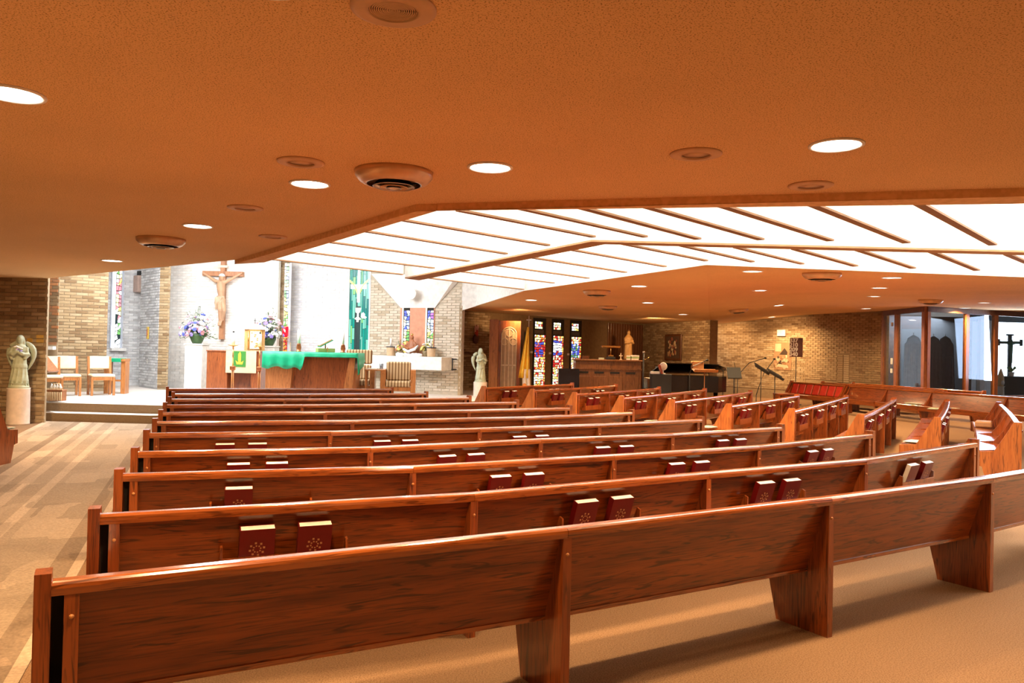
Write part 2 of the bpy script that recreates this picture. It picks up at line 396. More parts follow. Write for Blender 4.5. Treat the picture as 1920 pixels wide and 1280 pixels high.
# window wall, pier, white wall
c0 = dp(196, 650, 21.9); c1 = dp(264, 650, 22.7)
WC = Wall('wall_window', c0[:2], c1[:2], PZ, 4.6, MATS['brick_grey_c'], .2)
wa = WC.hit(206, 652); wb = WC.hit(224, 652)
WC.bricks(BR_GREY, 0, None, PZ + .1, 4.2, holes=[(wa[0], wb[0], wa[1], 4.6)], limit=250, odd=.1)
p0 = dp(262, 650, 22.0); p1 = dp(297, 650, 20.9); p2 = dp(316, 650, 20.85)
WD = Wall('wall_pier', p0[:2], p1[:2], PZ, 4.6, MATS['brick_grey_b'], .012)
WD.bricks(BR_GREY, 0, None, PZ + .05, 4.1, limit=300, odd=.15)
WD2 = Wall('wall_pier_front', p1[:2], p2[:2], PZ, 4.6, M_MORTAR, .012)
WD2.bricks(BR_TAN, 0, None, PZ + .05, 4.1, odd=.1)
e0 = dp(313, 650, 22.2); e1 = dp(519, 650, 22.2)
WE = Wall('wall_altar', e0[:2], e1[:2], PZ, 4.6, M_MORTW, .2)
WE.bricks(BR_WHITE, 0, None, .5, 4.05, limit=300, odd=.08)
g0 = dp(518, 650, 22.5); g1 = dp(531, 650, 22.5)
WF = Wall('wall_buttress', g0[:2], g1[:2], PZ, 4.6, M_MORTAR, .5)
WF.bricks(BR_TAN, 0, None, 1.0, 4.0)
h0 = dp(531, 650, 23.0); h1 = dp(652, 650, 22.6)
WG = Wall('wall_rear', h0[:2], h1[:2], PZ, 4.6, M_MORTW, .2)
sw = WG.hit(540, 600)[0]
WG.bricks([mat('brick_paleblue_%s' % n, c, .85) for n, c in (('a', (.80, .81, .84)), ('b', (.74, .75, .79)), ('c', (.85, .86, .88)), ('d', (.68, .69, .74)))], sw + .05, None, 1.1, 4.0, limit=300, odd=.12)
i0 = dp(651, 650, 22.6); i1 = dp(694, 650, 22.4)
WH = Wall('wall_green_window', i0[:2], i1[:2], PZ, 4.6, M_WHITE, .1)
j0 = dp(693, 650, 22.3); j1 = dp(864, 650, 21.2)
WI = Wall('wall_shrine', j0[:2], j1[:2], PZ, 4.6, M_MORTAR, .2)
na = WI.hit(750, 665); nb = WI.hit(816, 577); nz = WI.hit(783, 577)[1]
ht = (WI.hit(703, 522), WI.hit(862, 526))
def under_hood(u):
    if u < na[0]: k = (u - ht[0][0]) / (na[0] - ht[0][0]); return ht[0][1] + k * (nz - ht[0][1]) if k > 0 else 9
    if u > nb[0]: k = (ht[1][0] - u) / (ht[1][0] - nb[0]); return ht[1][1] + k * (nz - ht[1][1]) if k > 0 else 9
    return nz
WI.bricks([mat('brick_beige_%s' % n, c, .9) for n, c in (('a', (.62, .54, .43)), ('b', (.57, .49, .38)), ('c', (.65, .57, .46)), ('d', (.47, .38, .27)))], 0, None, PZ + .1, 3.75, holes=[(na[0], nb[0], 1.35, nz)], limit=300, top=under_hood, odd=.12)
# corner return, then the long dark wall below the low ceiling
WI.o.data.materials[0] = mat('beige_mortar', (.52, .45, .35), .95)
JJ0 = dp(864, 650, 23.84)
WR = Wall('wall_return', (j1.x + .02, j1.y), (JJ0.x + .02, JJ0.y), 0, CZ, M_MORTAR, .08)
W0 = at(1205, 607, CZ)
WJ = Wall('wall_far', JJ0[:2], W0[:2], 0, CZ, mat('brown_mortar', (.24, .15, .07), .95), .3)
uj = WJ.hit(918, 640)[0]
WJ.bricks(BR_TAN, 0, uj, PZ, CZ, limit=300, odd=.1)
w1 = at(1332, 600, CZ)
WK = Wall('wall_alcove', W0[:2], w1[:2], 0, CZ, MATS['brown_mortar'], .3)
WK.bricks([BR_TAN[1], BR_TAN[0], BR_TAN[3], MATS['brick_brown_c']], 0, None, .8, CZ, limit=200, odd=.2)
w2 = dp(1328, 609, 32.0); w3 = dp(1512, 590, 28.6); w4 = dp(1657, 583, 25.2); w5 = dp(1737, 574, 22.6); w6 = dp(1935, 586, 24.4)
def wall_top(name, a, b, m): 
    L_ = math.hypot(b.x - a.x, b.y - a.y)
    return Wall(name, a[:2], b[:2], 0, max(a.z, b.z), m, .25, poly=[(0, 0), (L_, 0), (L_, b.z), (0, a.z)])
WS = wall_top('wall_music', w2, w3, mat('tan_mortar', (.31, .215, .115), .95))
WS.bricks(BR_TAN, 0, None, .35, 3.1, limit=300, odd=.08, top=lambda u: w2.z + (w3.z - w2.z) * u / WS.L)
WT = wall_top('wall_right_rear', w3, w4, MATS['tan_mortar'])
dz0 = WT.hit(1569, 725); dz1 = WT.hit(1594, 663)
WT.bricks([BR_TAN[1], BR_TAN[0], BR_TAN[1], BR_TAN[3]], 0, None, .8, 3.2, limit=300, odd=.1, holes=[(dz0[0], dz1[0], 0, dz1[1])], top=lambda u: w3.z + (w4.z - w3.z) * u / WT.L)
# closing walls outside the view
for nm, bb in (('wall_back', (-16, 22, -5.2, -5, 0, CZ)), ('wall_side_left', (-16.2, -16, -5, 15.3, 0, CZ)), ('wall_side_right', (21.8, 22, -5, 24, 0, 3.3))):
    MB().box(*bb).build(nm, M_MORTAR)['kind'] = 'structure'
MB().box(-14.2, -13.9, 15.3, 27, 0, 4.7).build('wall_sanctuary_side', M_WHITE)['kind'] = 'structure'

# ------------------------------------------------------------------ ceilings
TRI = []
def ceil_poly(name, pts, z=None, m=None, thick=.12):
    P3 = [Vector((p[0], p[1], z if z is not None else p[2])) for p in pts]
    n = len(P3); vs = [tuple(p) for p in P3] + [(p.x, p.y, p.z + thick) for p in P3]
    fs = [tuple(range(n)), tuple(range(2 * n - 1, n - 1, -1))] + [(i, (i + 1) % n, (i + 1) % n + n, i + n) for i in range(n)]
    o = MB().add(vs, fs).build(name, m or M_CEIL); tag(o, kind='structure')
    for i in range(1, n - 1): TRI.append((P3[0], P3[i], P3[i + 1]))
    return o
ca = at(85, 522, CZ); cb = at(440, 487, CZ); cc = at(780, 383, CZ); cd = at(1920, 352, CZ)
ce = cd + (cd - cc) * 2.6
TRI.clear()
_c = Vector((-.5, -3, CZ))
_pl = [Vector((p[0], p[1], CZ)) for p in [(-16, -5), (-16, 15.2), ca[:2], cb[:2], cc[:2], cd[:2], ce[:2], (22, -5)]]
for i in range(len(_pl) - 1): TRI.append((_c, _pl[i], _pl[i + 1]))
E1 = at(866, 582, CZ); E2 = at(985, 545, CZ); E3 = at(1325, 497, CZ); E4 = at(1920, 520, CZ)
E5 = E3 + (E4 - E3) * 3.2
for k, pts in enumerate([(E2, E1, W0), (E2, W0, w1), (E3, E2, w1), (E3, w1, w2), (E3, w2, w3), (E3, w3, w4), (E3, w4, w5), (E3, w5, E5), (E5, w5, w6), (E5, w6, Vector((22, 26, w6.z)))]):
    ceil_poly('ceiling_far', pts)
def ceil_hit(px, py):
    from mathutils.geometry import intersect_ray_tri
    d = ray(px, py); best = None
    for a, b, c in TRI:
        h = intersect_ray_tri(a, b, c, d, CAMP)
        if h is not None and (best is None or h.y < best[0].y):
            n = (b - a).cross(c - a).normalized(); n = -n if n.z > 0 else n; best = (h, n)
    return best if best else (at(px, py, CZ), Vector((0, 0, -1)))

# main ceiling slab and beam round the skylight
def strip(a, b, z0, z1):
    m = MB(); n = len(a); vs = []
    for p, q in zip(a, b): vs += [(p[0], p[1], z0), (q[0], q[1], z0), (q[0], q[1], z1), (p[0], p[1], z1)]
    fs = [(i * 4 + k, i * 4 + (k + 1) % 4, i * 4 + 4 + (k + 1) % 4, i * 4 + 4 + k) for i in range(n - 1) for k in range(4)] + [(0, 1, 2, 3), (n * 4 - 4, n * 4 - 1, n * 4 - 2, n * 4 - 3)]
    return m.add(vs, fs)
tag(strip([(-16, -5), (ca.x, -5), (cb.x, -5), (cc.x, -5), (cd.x, -5), (ce.x, -5), (22, -5)], [(-16, 15.2), ca, cb, cc, cd, ce, (22, ce.y - 1)], CZ, CZ + .12).build('ceiling', M_CEIL), kind='structure')
b1 = [at(495, 492, 2.74), at(820, 395, 2.74), at(1920, 382, 2.74)]; b1.append(b1[2] + (b1[2] - b1[1]) * 2.4)
outer = [cb, cc, cd, ce]
tag(strip(outer, b1, 2.74, 2.97).build('ceiling_beam', M_SOFFIT), kind='structure')
mid_n = [at(759, 522, 2.78), at(1108, 453, 2.78), at(1920, 473, 2.78)]; mid_n.append(mid_n[2] + (mid_n[2] - mid_n[1]) * 2)
mid_f = [at(786, 525.5, 2.78), at(1134, 458, 2.78), at(1920, 478.5, 2.78)]; mid_f.append(mid_f[2] + (mid_f[2] - mid_f[1]) * 2)
tag(strip(mid_n, mid_f, 2.78, 2.80).build('ceiling_beam_middle', M_BEAM), kind='structure')
tag(strip(mid_n, mid_f, 2.801, 3.3).build('trim_3', M_FIN), kind='structure')
# skylight box
f_l = [((514, 486), (754, 514)), ((565, 471), (813, 502)), ((624, 454), (878, 489)), ((693, 434), (949, 475)), ((768, 414), (1028, 459)), ((878, 397), (1113, 443)), ((994, 394), (1210, 443)), ((1104, 392), (1309, 447)), ((1224, 390), (1427, 448)), ((1363, 388), (1557, 450)), ((1531, 386), (1700, 454)), ((1730, 385), (1862, 458)),
       ((807, 521), (981, 542)), ((867, 509), (1038, 530)), ((932, 497), (1103, 521)), ((1002, 483), (1173, 510)), ((1085, 470), (1247, 499)), ((1181, 459), (1324, 488)), ((1288, 462), (1411, 490)), ((1388, 465), (1504, 494)), ((1497, 468), (1604, 498)), ((1615, 470), (1712, 502)), ((1753, 474), (1832, 506)), ((1893, 478), (1975, 513))]
SKT = 3.75
box_pts = [b1[0], b1[1], b1[2], b1[3], E5, E3, E2, at(807, 521, CZ)]
sky = strip(b1, [box_pts[7], E2, E3, E5], SKT, SKT + .04).build('ceiling_skylight', M_SKY); tag(sky, kind='structure')
for i, (a, b) in enumerate(f_l):
    A, B = at(*a, CZ), at(*b, CZ); d = (B - A); L_ = d.length; d.normalize()
    A2 = A - d * .12
    th = .055 if i not in (7, 8, 9, 10, 11, 20, 21, 22, 23) else .07
    o = MB().box(0, L_ + .12, -th / 2, th / 2, CZ + .006, CZ + .46).build('fin', M_FIN, sky, (A2.x, A2.y, 0), math.atan2(d.y, d.x))
    MB().box(0, L_ + .12, -th / 2 - .004, th / 2 + .004, CZ - .012, CZ + .006).build('fin_edge', M_EDGE, o)
def fascia(name, a, b, z0, z1, m=M_FIN, th=.05):
    d = Vector(b) - Vector(a); d.z = 0
    tag(MB().box(0, d.length, min(0, th), max(0, th), z0, z1).build(name, m, None, (a[0], a[1], 0), math.atan2(d.y, d.x)), kind='structure')
fascia('trim_4', b1[1], b1[0], 2.975, 4.6); fascia('trim_5', b1[2], b1[1], 2.975, 4.6); fascia('trim_6', b1[3], b1[2], 2.975, 4.6)
fascia('trim_7', E1, E2, CZ + .12, 4.6, M_WHITE); _t = (j1.y - E1.y) / (E2.y - E1.y); _q = E1 + (E2 - E1) * _t; _w = _q.x - j1.x
_za = dp(868, 582, j1.y).z
tag(MB().prism([(0, _za), (_w, CZ + .0), (_w, 4.6), (0, 4.6)], 0, .02, 'Y').build('trim_7c', M_WHITE, None, (j1.x, j1.y, 0)), kind='structure')
fascia('trim_8', E2, E3, CZ + .13, 4.6); fascia('trim_9', E3, E5, CZ + .13, 4.6)
fascia('trim_7b', E1, E2, CZ + .002, CZ + .12, M_WHITE, -.02)
fascia('trim_8b', E2, E3, CZ + .002, CZ + .13, M_FIN, -.02); fascia('trim_9b', E3, E5, CZ + .002, CZ + .13, M_FIN, -.02)
fascia('trim_10', at(505, 485, CZ), at(985, 545, CZ), 3.27, 4.6)
fascia('trim_11', ca, cb, CZ + .12, 4.6, M_WHITE)
tag(MB().prism([(-14.2, 15), (ca.x, ca.y), (cb.x, cb.y), (E2.x, E2.y), (E1.x + .1, E1.y), (-1, 27), (-14.2, 27)], 4.6, 4.7).build('ceiling_sanctuary', M_WHITE), kind='structure')

# ------------------------------------------------------------------ ceiling fittings
def orient(o, n):
    o.rotation_mode = 'QUATERNION'; o.rotation_quaternion = Vector((0, 0, -1)).rotation_difference(n)
RING = MB().lathe([(.128, .0), (.150, .0), (.150, -.008), (.138, -.012), (.128, -.006), (.128, .0)], 24, cap=False).mesh('trim_ring', M_WHITE)
LENS = MB().lathe([(.128, -.002), (.06, -.004), (.002, -.005)], 24).mesh('lens', M_LAMP)
names = [(1568, 271, 'bright recessed downlight in near ceiling above the right half of the pews'),
 (919, 313, 'recessed downlight at centre of the near ceiling, beside large round diffuser'),
 (581, 344, 'recessed downlight just left of the large round diffuser'),
 (371, 423, 'recessed downlight just behind the smaller left diffuser, above the aisle'),
 (210, 488, 'farthest left recessed downlight near the sanctuary opening'),
 (22, 175, 'recessed downlight cut by the left edge of the picture'),
 (494, -42, 'recessed downlight at the upper edge, left of the round speaker grille'),
 (1411, 508, 'far ceiling downlight nearest the skylight corner'),
 (1672, 520, 'far ceiling downlight close to skylight edge at right'),
 (1198, 536, 'far ceiling downlight beside the far left diffuser'),
 (1424, 544, 'far ceiling downlight in the middle, between two diffusers'),
 (1649, 539, 'right far downlight, second of the row running back'),
 (1638, 555, 'right far downlight, third of the row running back'),
 (1624, 578, 'right far downlight, last of the row before the brick wall'),
 (1460, 572, 'far downlight above the music stands'),
 (1447, 594, 'far downlight closest to the lit brick wall with the poster'),
 (1215, 567, 'far downlight in front of the organ'),
 (1281, 589, 'far downlight above the framed picture by the piano'),
 (1809, 577, 'downlight nearest the glass room'), (1846, 567, 'downlight at far right above the glass room'),
 (996, 562, 'far left downlight above the confessional cabinet')]
def downlight(h, n, label, power):
    o = empty('recessed_downlight', h, 0, label, 'ceiling light', 'recessed downlights'); orient(o, n)
    child('trim_ring', RING, o); child('lens', LENS, o)
    l = bpy.data.lights.new('downlight_lamp', 'AREA'); l.shape = 'DISK'; l.size = .2; l.energy = power; l.color = WARM; l.spread = math.radians(150)
    lo = bpy.data.objects.new('downlight_lamp', l); COL.objects.link(lo); lo.parent = o; lo.location = (0, 0, -.03)
for (px, py, lb) in names:
    h, n = ceil_hit(px, py); downlight(h, n, lb, K_DOWN * (1.9 if py in (271, 313) else 1.3 if py < 500 else 2.8))
for i, (x, y) in enumerate([(4.6, 2.6), (1.9, .2), (-2.6, .2), (6.6, 4.0), (-4.8, 3.0), (-8.6, 12.4), (12, 9), (14.5, 15)]):  # added unseen lamps brightening the foreground and the left brick wall
    o = bpy.data.lights.new('offstage_fill', 'AREA'); o.shape = 'DISK'; o.size = .2; o.energy = K_DOWN * (2.0 if x < -8 else 1.0); o.color = WARM; o.spread = math.radians(150)
    lo = bpy.data.objects.new('offstage_fill', o); COL.objects.link(lo); lo.location = (x, y, CZ - .04)
# wall washers for the music corner, plus added spots brightening organ and cabinet walls
for loc, tgt, en in (((7.5, 29.9, 2.75), (8.8, 31.2, 1.6), 190), ((9.1, 27.4, 2.8), (10.3, 29.5, 1.6), 110), ((4.6, 25.6, 2.7), (6.3, 29.3, 1.5), 260), ((.2, 22.2, 2.7), (.6, 25.6, 1.2), 170), ((2.6, 22.4, 2.7), (3.0, 23.6, .8), 130)):
    l = bpy.data.lights.new('unseen_wall_spot', 'SPOT'); l.energy = en; l.color = (1, .60, .28); l.spot_size = 1.9; l.spot_blend = .8; l.shadow_soft_size = .1
    o = bpy.data.objects.new('unseen_wall_spot', l); COL.objects.link(o); o.location = loc; o.rotation_euler = (Vector(tgt) - o.location).to_track_quat('-Z', 'Y').to_euler()
M_GRILLE = mat('ceiling_cream', (.66, .42, .24), .6)
def speaker(px, py, big, label):
    h, n = ceil_hit(px, py); o = empty('ceiling_speaker', h, 0, label, 'speaker', 'flush round ceiling speakers'); orient(o, n)
    R = .152
    MB().lathe([(.088, 0), (R, 0), (R, -.008), (R - .02, -.014), (.10, -.010), (.088, -.016), (.088, 0)], 32, cap=False).build('outer_ring', M_GRILLE, o)
    g = MB()
    if big:
        for k in range(11): r = .006 + k * .0075; g.lathe([(r, -.004), (r, -.010), (r + .0038, -.010), (r + .0038, -.004)], 28, cap=False)
        MB().lathe([(.088, -.002), (.001, -.002)], 28).build('speaker_cone', M_SHADOW, o)
    else: g.lathe([(.088, -.004), (.001, -.008)], 24)
    g.build('grille', M_GRILLE, o)
speaker(738, 15, True, 'large round speaker grille with concentric rings at the top of the picture')
speaker(1305, 288, False, 'round flush speaker cover left of the bright right downlight')
speaker(1520, 347, False, 'round flush speaker cover with two slots beside the skylight beam')
speaker(564, 303, False, 'round speaker cover hanging slightly open, left of large diffuser')
speaker(460, 389, False, 'round flush speaker cover in left part of near ceiling')
speaker(512, 443, False, 'round flush speaker cover next to the skylight beam corner')
M_DIFF = mat('bronze_diffuser', (.72, .48, .29), .3, .35)
def diffuser(px, py, R, label, drop=.1):
    h, n = ceil_hit(px, py); o = empty('air_diffuser', h, 0, label, 'air vent', 'round ceiling air diffusers'); orient(o, n)
    s = R / .27
    MB().lathe([(.20 * s, 0), (.27 * s, 0), (.268 * s, -.035 * s), (.235 * s, -.072 * s), (.20 * s, -.09 * s), (.185 * s, -.09 * s), (.20 * s, -.085 * s), (.23 * s, -.03 * s), (.20 * s, 0)], 40, cap=False).build('outer_bowl', M_DIFF, o)
    MB().lathe([(.21 * s, -.02 * s), (.01, -.02 * s)], 32).build('throat', M_SHADOW, o)
    for k, (r, z) in enumerate(((.145, -.105), (.10, -.112), (.055, -.118))):
        MB().lathe([(r * s, z * s), ((r - .006) * s, (z - .004) * s), ((r - .028) * s, (z + .028) * s), ((r - .024) * s, (z + .032) * s), (r * s, z * s)], 36, cap=False).build('cone_ring', M_STEEL if k != 1 else M_DIFF, o)
    b = MB()
    for k in range(3):
        a = k * 2 * PI / 3 + .4; b.tube([(.02, 0, -.09 * s), (.2 * s * 1, 0, -.06 * s)], .006, 6, M=Matrix.Rotation(a, 4, 'Z'))
    b.build('spoke', M_SHADOW, o)
    MB().lathe([(.02 * s, -.11 * s), (.02 * s, -.03 * s)], 12).build('hub', M_DIFF, o)
diffuser(739, 322, .265, 'large bronze round air diffuser in middle of near ceiling')
diffuser(302, 447, .265, 'bronze round air diffuser above the side aisle at left')
diffuser(1119, 545, .27, 'round air diffuser beside the far left corner of the skylight')
diffuser(1140, 574, .24, 'small round air diffuser farther back above the organ')
diffuser(1541, 512, .27, 'round air diffuser near the middle of the far ceiling')
diffuser(1385, 580, .27, 'round air diffuser above the piano')
diffuser(1745, 562, .27, 'round air diffuser just in front of the glass room corner')

# ------------------------------------------------------------------ pews
PH = .80
PROF = [(0, 0), (0, PH - .045), (.075, PH - .045), (.16, .60), (.27, .455), (.47, .43), (.475, .26), (.42, .24), (.36, 0)]
PROFE = [(0, 0), (0, PH + .03), (.085, PH + .03), (.19, .63), (.30, .44), (.50, .425), (.505, .25), (.43, .235), (.37, 0)]
SUP = MB().prism(PROF, -.0225, .0225, 'X').mesh('support', W_PEWV)
BTN = MB().lathe([(.009, 0), (.008, -.004), (.003, -.006)], 10, M=Matrix.Rotation(-PI / 2, 4, 'X')).mesh('screw_plug', W_LIGHT)
def end_mesh():
    b = MB(); b.prism(PROFE, -.025, .025, 'X'); return b.mesh('end_panel', W_PEWV)
ENDM = end_mesh()
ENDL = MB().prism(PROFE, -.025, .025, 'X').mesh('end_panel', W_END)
CARD = mat('leaflet_paper', (.52, .54, .42), .7)

BOOKC = MB()
BOOKC.box(-.084, .084, -.022, -.0195, 0, .235).box(-.084, .084, .0195, .022, 0, .235).box(-.084, -.079, -.0195, .0195, 0, .235)
BOOKC = BOOKC.mesh('hymnal', M_RED)
PAGES = MB().box(-.0785, .081, -.0193, .0193, .004, .233).mesh('pages', M_PAGE)
em = MB()
for k in range(8):
    a = k * PI / 4 + .2; r = .03
    for rr, s_ in ((.018, .0035), (.034, .005)):
        cx, cz = rr * math.cos(a), .125 + rr * math.sin(a)
        em.box(cx - s_, cx + s_, -.0227, -.022, cz - s_, cz + s_)
for k in range(3): em.box(-.045 + k * .012, -.037 + k * .012, -.0227, -.022, .075 - k * .004, .08 - k * .004)
EMB = em.mesh('cover_emblem', M_GOLD)
NB = [0]
def hymnal(loc, rz, lean, label, emblem, group='red hymnals in the pew racks', flip=False):
    o = bpy.data.objects.new('hymnal', BOOKC); COL.objects.link(o); tag(o, label, 'book', group)
    o.location = loc; o.rotation_euler = (lean, 0, rz + (PI if flip else 0)) if not flip else (-lean, 0, rz + PI)
    child('pages', PAGES, o)
    if emblem and not flip: child('cover_emblem', EMB, o)
ORD = ['nearest', 'second', 'third', 'fourth', 'fifth', 'sixth', 'seventh', 'eighth', 'ninth', 'tenth', 'frontmost']
LEAN = math.atan2(.13, .40)
def pew(pts, label, group, books=None, rowname='', emblem=False, first_inset=True, ends=(1, 1), racks=True, seat=True, light_end=False, solid=False, cushions=False):
    P = [Vector((p[0], p[1], 0)) for p in pts]
    root = empty('pew', P[0], 0, label, 'pew', group); n = len(P) - 1
    dirs = [(P[i + 1] - P[i]).normalized() for i in range(n)]
    for i in range(n):
        d = dirs[i]; rz = math.atan2(d.y, d.x); L_ = (P[i + 1] - P[i]).length; o0 = P[i] - P[0]
        s0 = .085 if (i == 0 and ends[0]) else .0225; s1 = L_ - (.085 if (i == n - 1 and ends[1]) else .0225)
        r0 = .025 if (i == 0 and ends[0]) else .001; r1 = L_ - (.025 if (i == n - 1 and ends[1]) else .001)
        # sloping back board
        b = MB(); zt, zb = PH - .03, (.02 if solid else .355); yb = .02 if solid else .15
        b.prism([(.022, zt), (.046, zt), (yb + .024, zb), (yb, zb)], s0, s1, 'X')
        b.build('back_board', W_PEW, root, o0, rz)
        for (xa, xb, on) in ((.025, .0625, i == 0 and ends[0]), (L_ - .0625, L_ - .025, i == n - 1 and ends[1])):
            if on: MB().prism([(.05, zt), (.07, zt), (.17, .36), (.15, .36)], xa, xb, 'X').build('gap_shade', M_SHADOW, root, o0, rz)  # dark strip standing in for the shade in the gap at the pew end
        b = MB(); prof = []
        for (yy, zz) in ((-.004, PH - .022), (-.001, PH - .010), (.006, PH - .003), (.016, PH), (.056, PH - .001), (.066, PH - .004), (.072, PH - .012), (.074, PH - .024)): prof.append((yy, zz))
        prof += [(.07, PH - .045), (-.002, PH - .045)]
        b.prism(prof, r0, r1, 'X', sm=False); b.build('top_rail', W_RAIL, root, o0, rz)
        if not solid:
            b = MB(); b.box(s0, s1, yb - .008, yb + .03, .345, .365); b.build('bottom_moulding', W_RAIL, root, o0, rz)
        if seat and not solid:
            b = MB(); b.prism([(.16, .37), (.44, .37), (.44, .30), (.465, .30), (.49, .42), (.47, .432), (.16, .41)], s0, s1, 'X'); b.build('seat', W_PEW, root, o0, rz)
        nrm = Vector((-d.y, d.x, 0))
        if books is not None and i < len(books) and books[i]:
            spec = books[i]; c = spec[0] * L_; gap = .42 if len(spec) < 3 or spec[2] is None else spec[2]
            if racks:
                b = MB(); hw = .30
                b.box(c - hw, c + hw, .01, .105, .462, .472); b.box(c - hw, c + hw, .002, .012, .462, .55)
                for sx in (-hw - .012, hw): b.prism([(.002, .462), (.002, .60), (.03, .61), (.08, .50), (.105, .462)], c + sx, c + sx + .012, 'X')
                b.build('book_rack', W_PEWV, root, o0, rz)
            for k, side in enumerate(spec[1]):
                off_ = (-.14 if side == 'L' else .14)
                wq = P[i] + d * (c + off_) + nrm * .063
                sd = {'L': 'left', 'R': 'right'}[side]
                hymnal((wq.x, wq.y, .475), rz, .33, 'red hymnal, %s of its pair, %s rack from left, %s' % (sd, ['first', 'second', 'third', 'fourth', 'fifth'][i], rowname), emblem, flip=(side == 'L' and emblem == 2 and i == 3))
        if cushions:
            m_ = int(L_ / .33)
            for k in range(m_):
                b = MB(); u0 = s0 + (s1 - s0) * (k + .08) / m_; u1 = s0 + (s1 - s0) * (k + .92) / m_
                b.box(u0, u1, -.02, .02, -.17, .15, bev=.015)
                c = b.build('back_cushion', mat('red_vinyl', (.50, .03, .012), .4), root, (o0.x + nrm.x * .10, o0.y + nrm.y * .10, .60), rz); c.rotation_euler = (LEAN, 0, rz)
    for i in range(n + 1):
        d = dirs[min(i, n - 1)] if i in (0, n) else (dirs[i - 1] + dirs[i]).normalized()
        rz = math.atan2(d.y, d.x); q = P[i] - P[0]
        if i == 0 and ends[0]:
            child('end_panel', ENDL if light_end else ENDM, root, q, (0, 0, rz)); s = child('support', SUP, root, q + d * .085, (0, 0, rz)); child('screw_plug', BTN, s, (0, 0, PH - .12))
        elif i == n and ends[1]:
            child('end_panel', ENDM, root, q, (0, 0, rz)); s = child('support', SUP, root, q - d * .085, (0, 0, rz)); child('screw_plug', BTN, s, (0, 0, PH - .12))
        else:
            s = child('support', SUP, root, q, (0, 0, rz)); child('screw_plug', BTN, s, (0, 0, PH - .12))
    return root, P, dirs

A = [
 [(80, 1094), (1065, 990), (1560, 932), (1862, 893)],
 [(176, 966), (890, 925), (1330, 885), (1625, 860), (1835, 829)],
 [(222, 889), (775, 874), (1152, 852), (1425, 835), (1639, 813)],
 [(252, 847), (695, 838), (1015, 822), (1262, 812), (1469, 800)],
 [(274, 812), (620, 808), (900, 802), (1125, 794), (1319, 785)],
 [(290, 790), (661, 787.5), (985, 781), (1188, 772)],
 [(301, 773), (610, 771), (880, 768), (1071, 763.5)],
 [(309, 758.5), (567, 758), (779, 756), (971, 753)],
 [(318, 747.5), (534, 747), (714, 746.5), (882, 744.5)],
 [(325, 738), (581, 738), (801, 736.5)],
 [(314, 728), (539, 728), (736, 728.5)]]
# hymnal racks: per section (fraction along the section, which books)
AB = {1: [(.46, 'LR'), (.50, 'LR'), (.40, 'LR'), (.42, 'LR')],
      2: [(.46, 'L'), (.48, 'LR'), (.48, 'LR'), (.48, 'LR')],
      3: [(.50, 'LR'), (.50, 'LR'), (.53, 'LR'), (.50, 'LR')],
      4: [(.50, 'LR'), (.42, 'LR'), (.40, 'LR'), None],
      5: [None, None, None]}
A_pts = []
for i, row in enumerate(A):
    pts = [at(px, py, PH) for px, py in row]
    if i == 0:   # runs on out of the picture
        d = (pts[3] - pts[2]).normalized(); a = math.radians(3)
        d = Vector((d.x * math.cos(a) - d.y * math.sin(a), d.x * math.sin(a) + d.y * math.cos(a), 0)); pts.append(pts[3] + d * 1.8)
    A_pts.append(pts)
    rn = 'the pew ' + ORD[i] + ' to camera' if i else ''
    rn = '%s central pew from camera' % ORD[i]
    lb = ['long curved oak pew nearest the camera, full back in view'][0] if i == 0 else ('solid oak front screen before the altar platform' if i == 10 else 'oak pew, %s row from the camera in the central block' % ORD[i])
    pew(pts, lb, 'central block pews', books=AB.get(i), rowname=rn, emblem=(2 if i == 1 else (1 if i < 4 else 0)), solid=(i == 10), racks=i > 0)

Bq = [((911.6, 726), (1075.6, 719.4), 2), ((1003.4, 731.6), (1158, 722), 2), ((1083, 738), (1239, 727), 3), ((1171, 745), (1325, 730), 3), ((1266, 752), (1411, 734), 3),
      ((1373, 760), (1499, 741), 3), ((1491, 769), (1591, 743), 4), ((1621, 780), (1686, 745), 4), ((1765, 786), (1781, 750), 4), ((1916, 796), (1872, 750), 4)]
B_pts = []
for i, (a, b, n) in enumerate(Bq):
    pa, pb = at(*a, PH), at(*b, PH)
    if i >= 7: pb = pa + (pb - pa).normalized() * 5.6
    d = (pb - pa).normalized(); pa = pa - d * .03
    nr = Vector((-d.y, d.x, 0)); pts = []
    for k in range(n + 1):
        t = k / n; pts.append(pa.lerp(pb, t) + nr * (.10 * t * (t - 1) * -1 * (1 if n > 2 else .5) * -1))
    B_pts.append(pts)
    lb = ('oak screen pew at the front of the angled block, beside the angel pedestal' if i == 0 else 'oak pew in the angled right block, %s from its front' % ORD[i].replace('nearest', 'first'))
    pew(pts, lb, 'angled right block pews', books=[(.5, 'LR')] * n, rowname='%s pew of right block' % (['front'] + ORD[1:])[i], light_end=True)

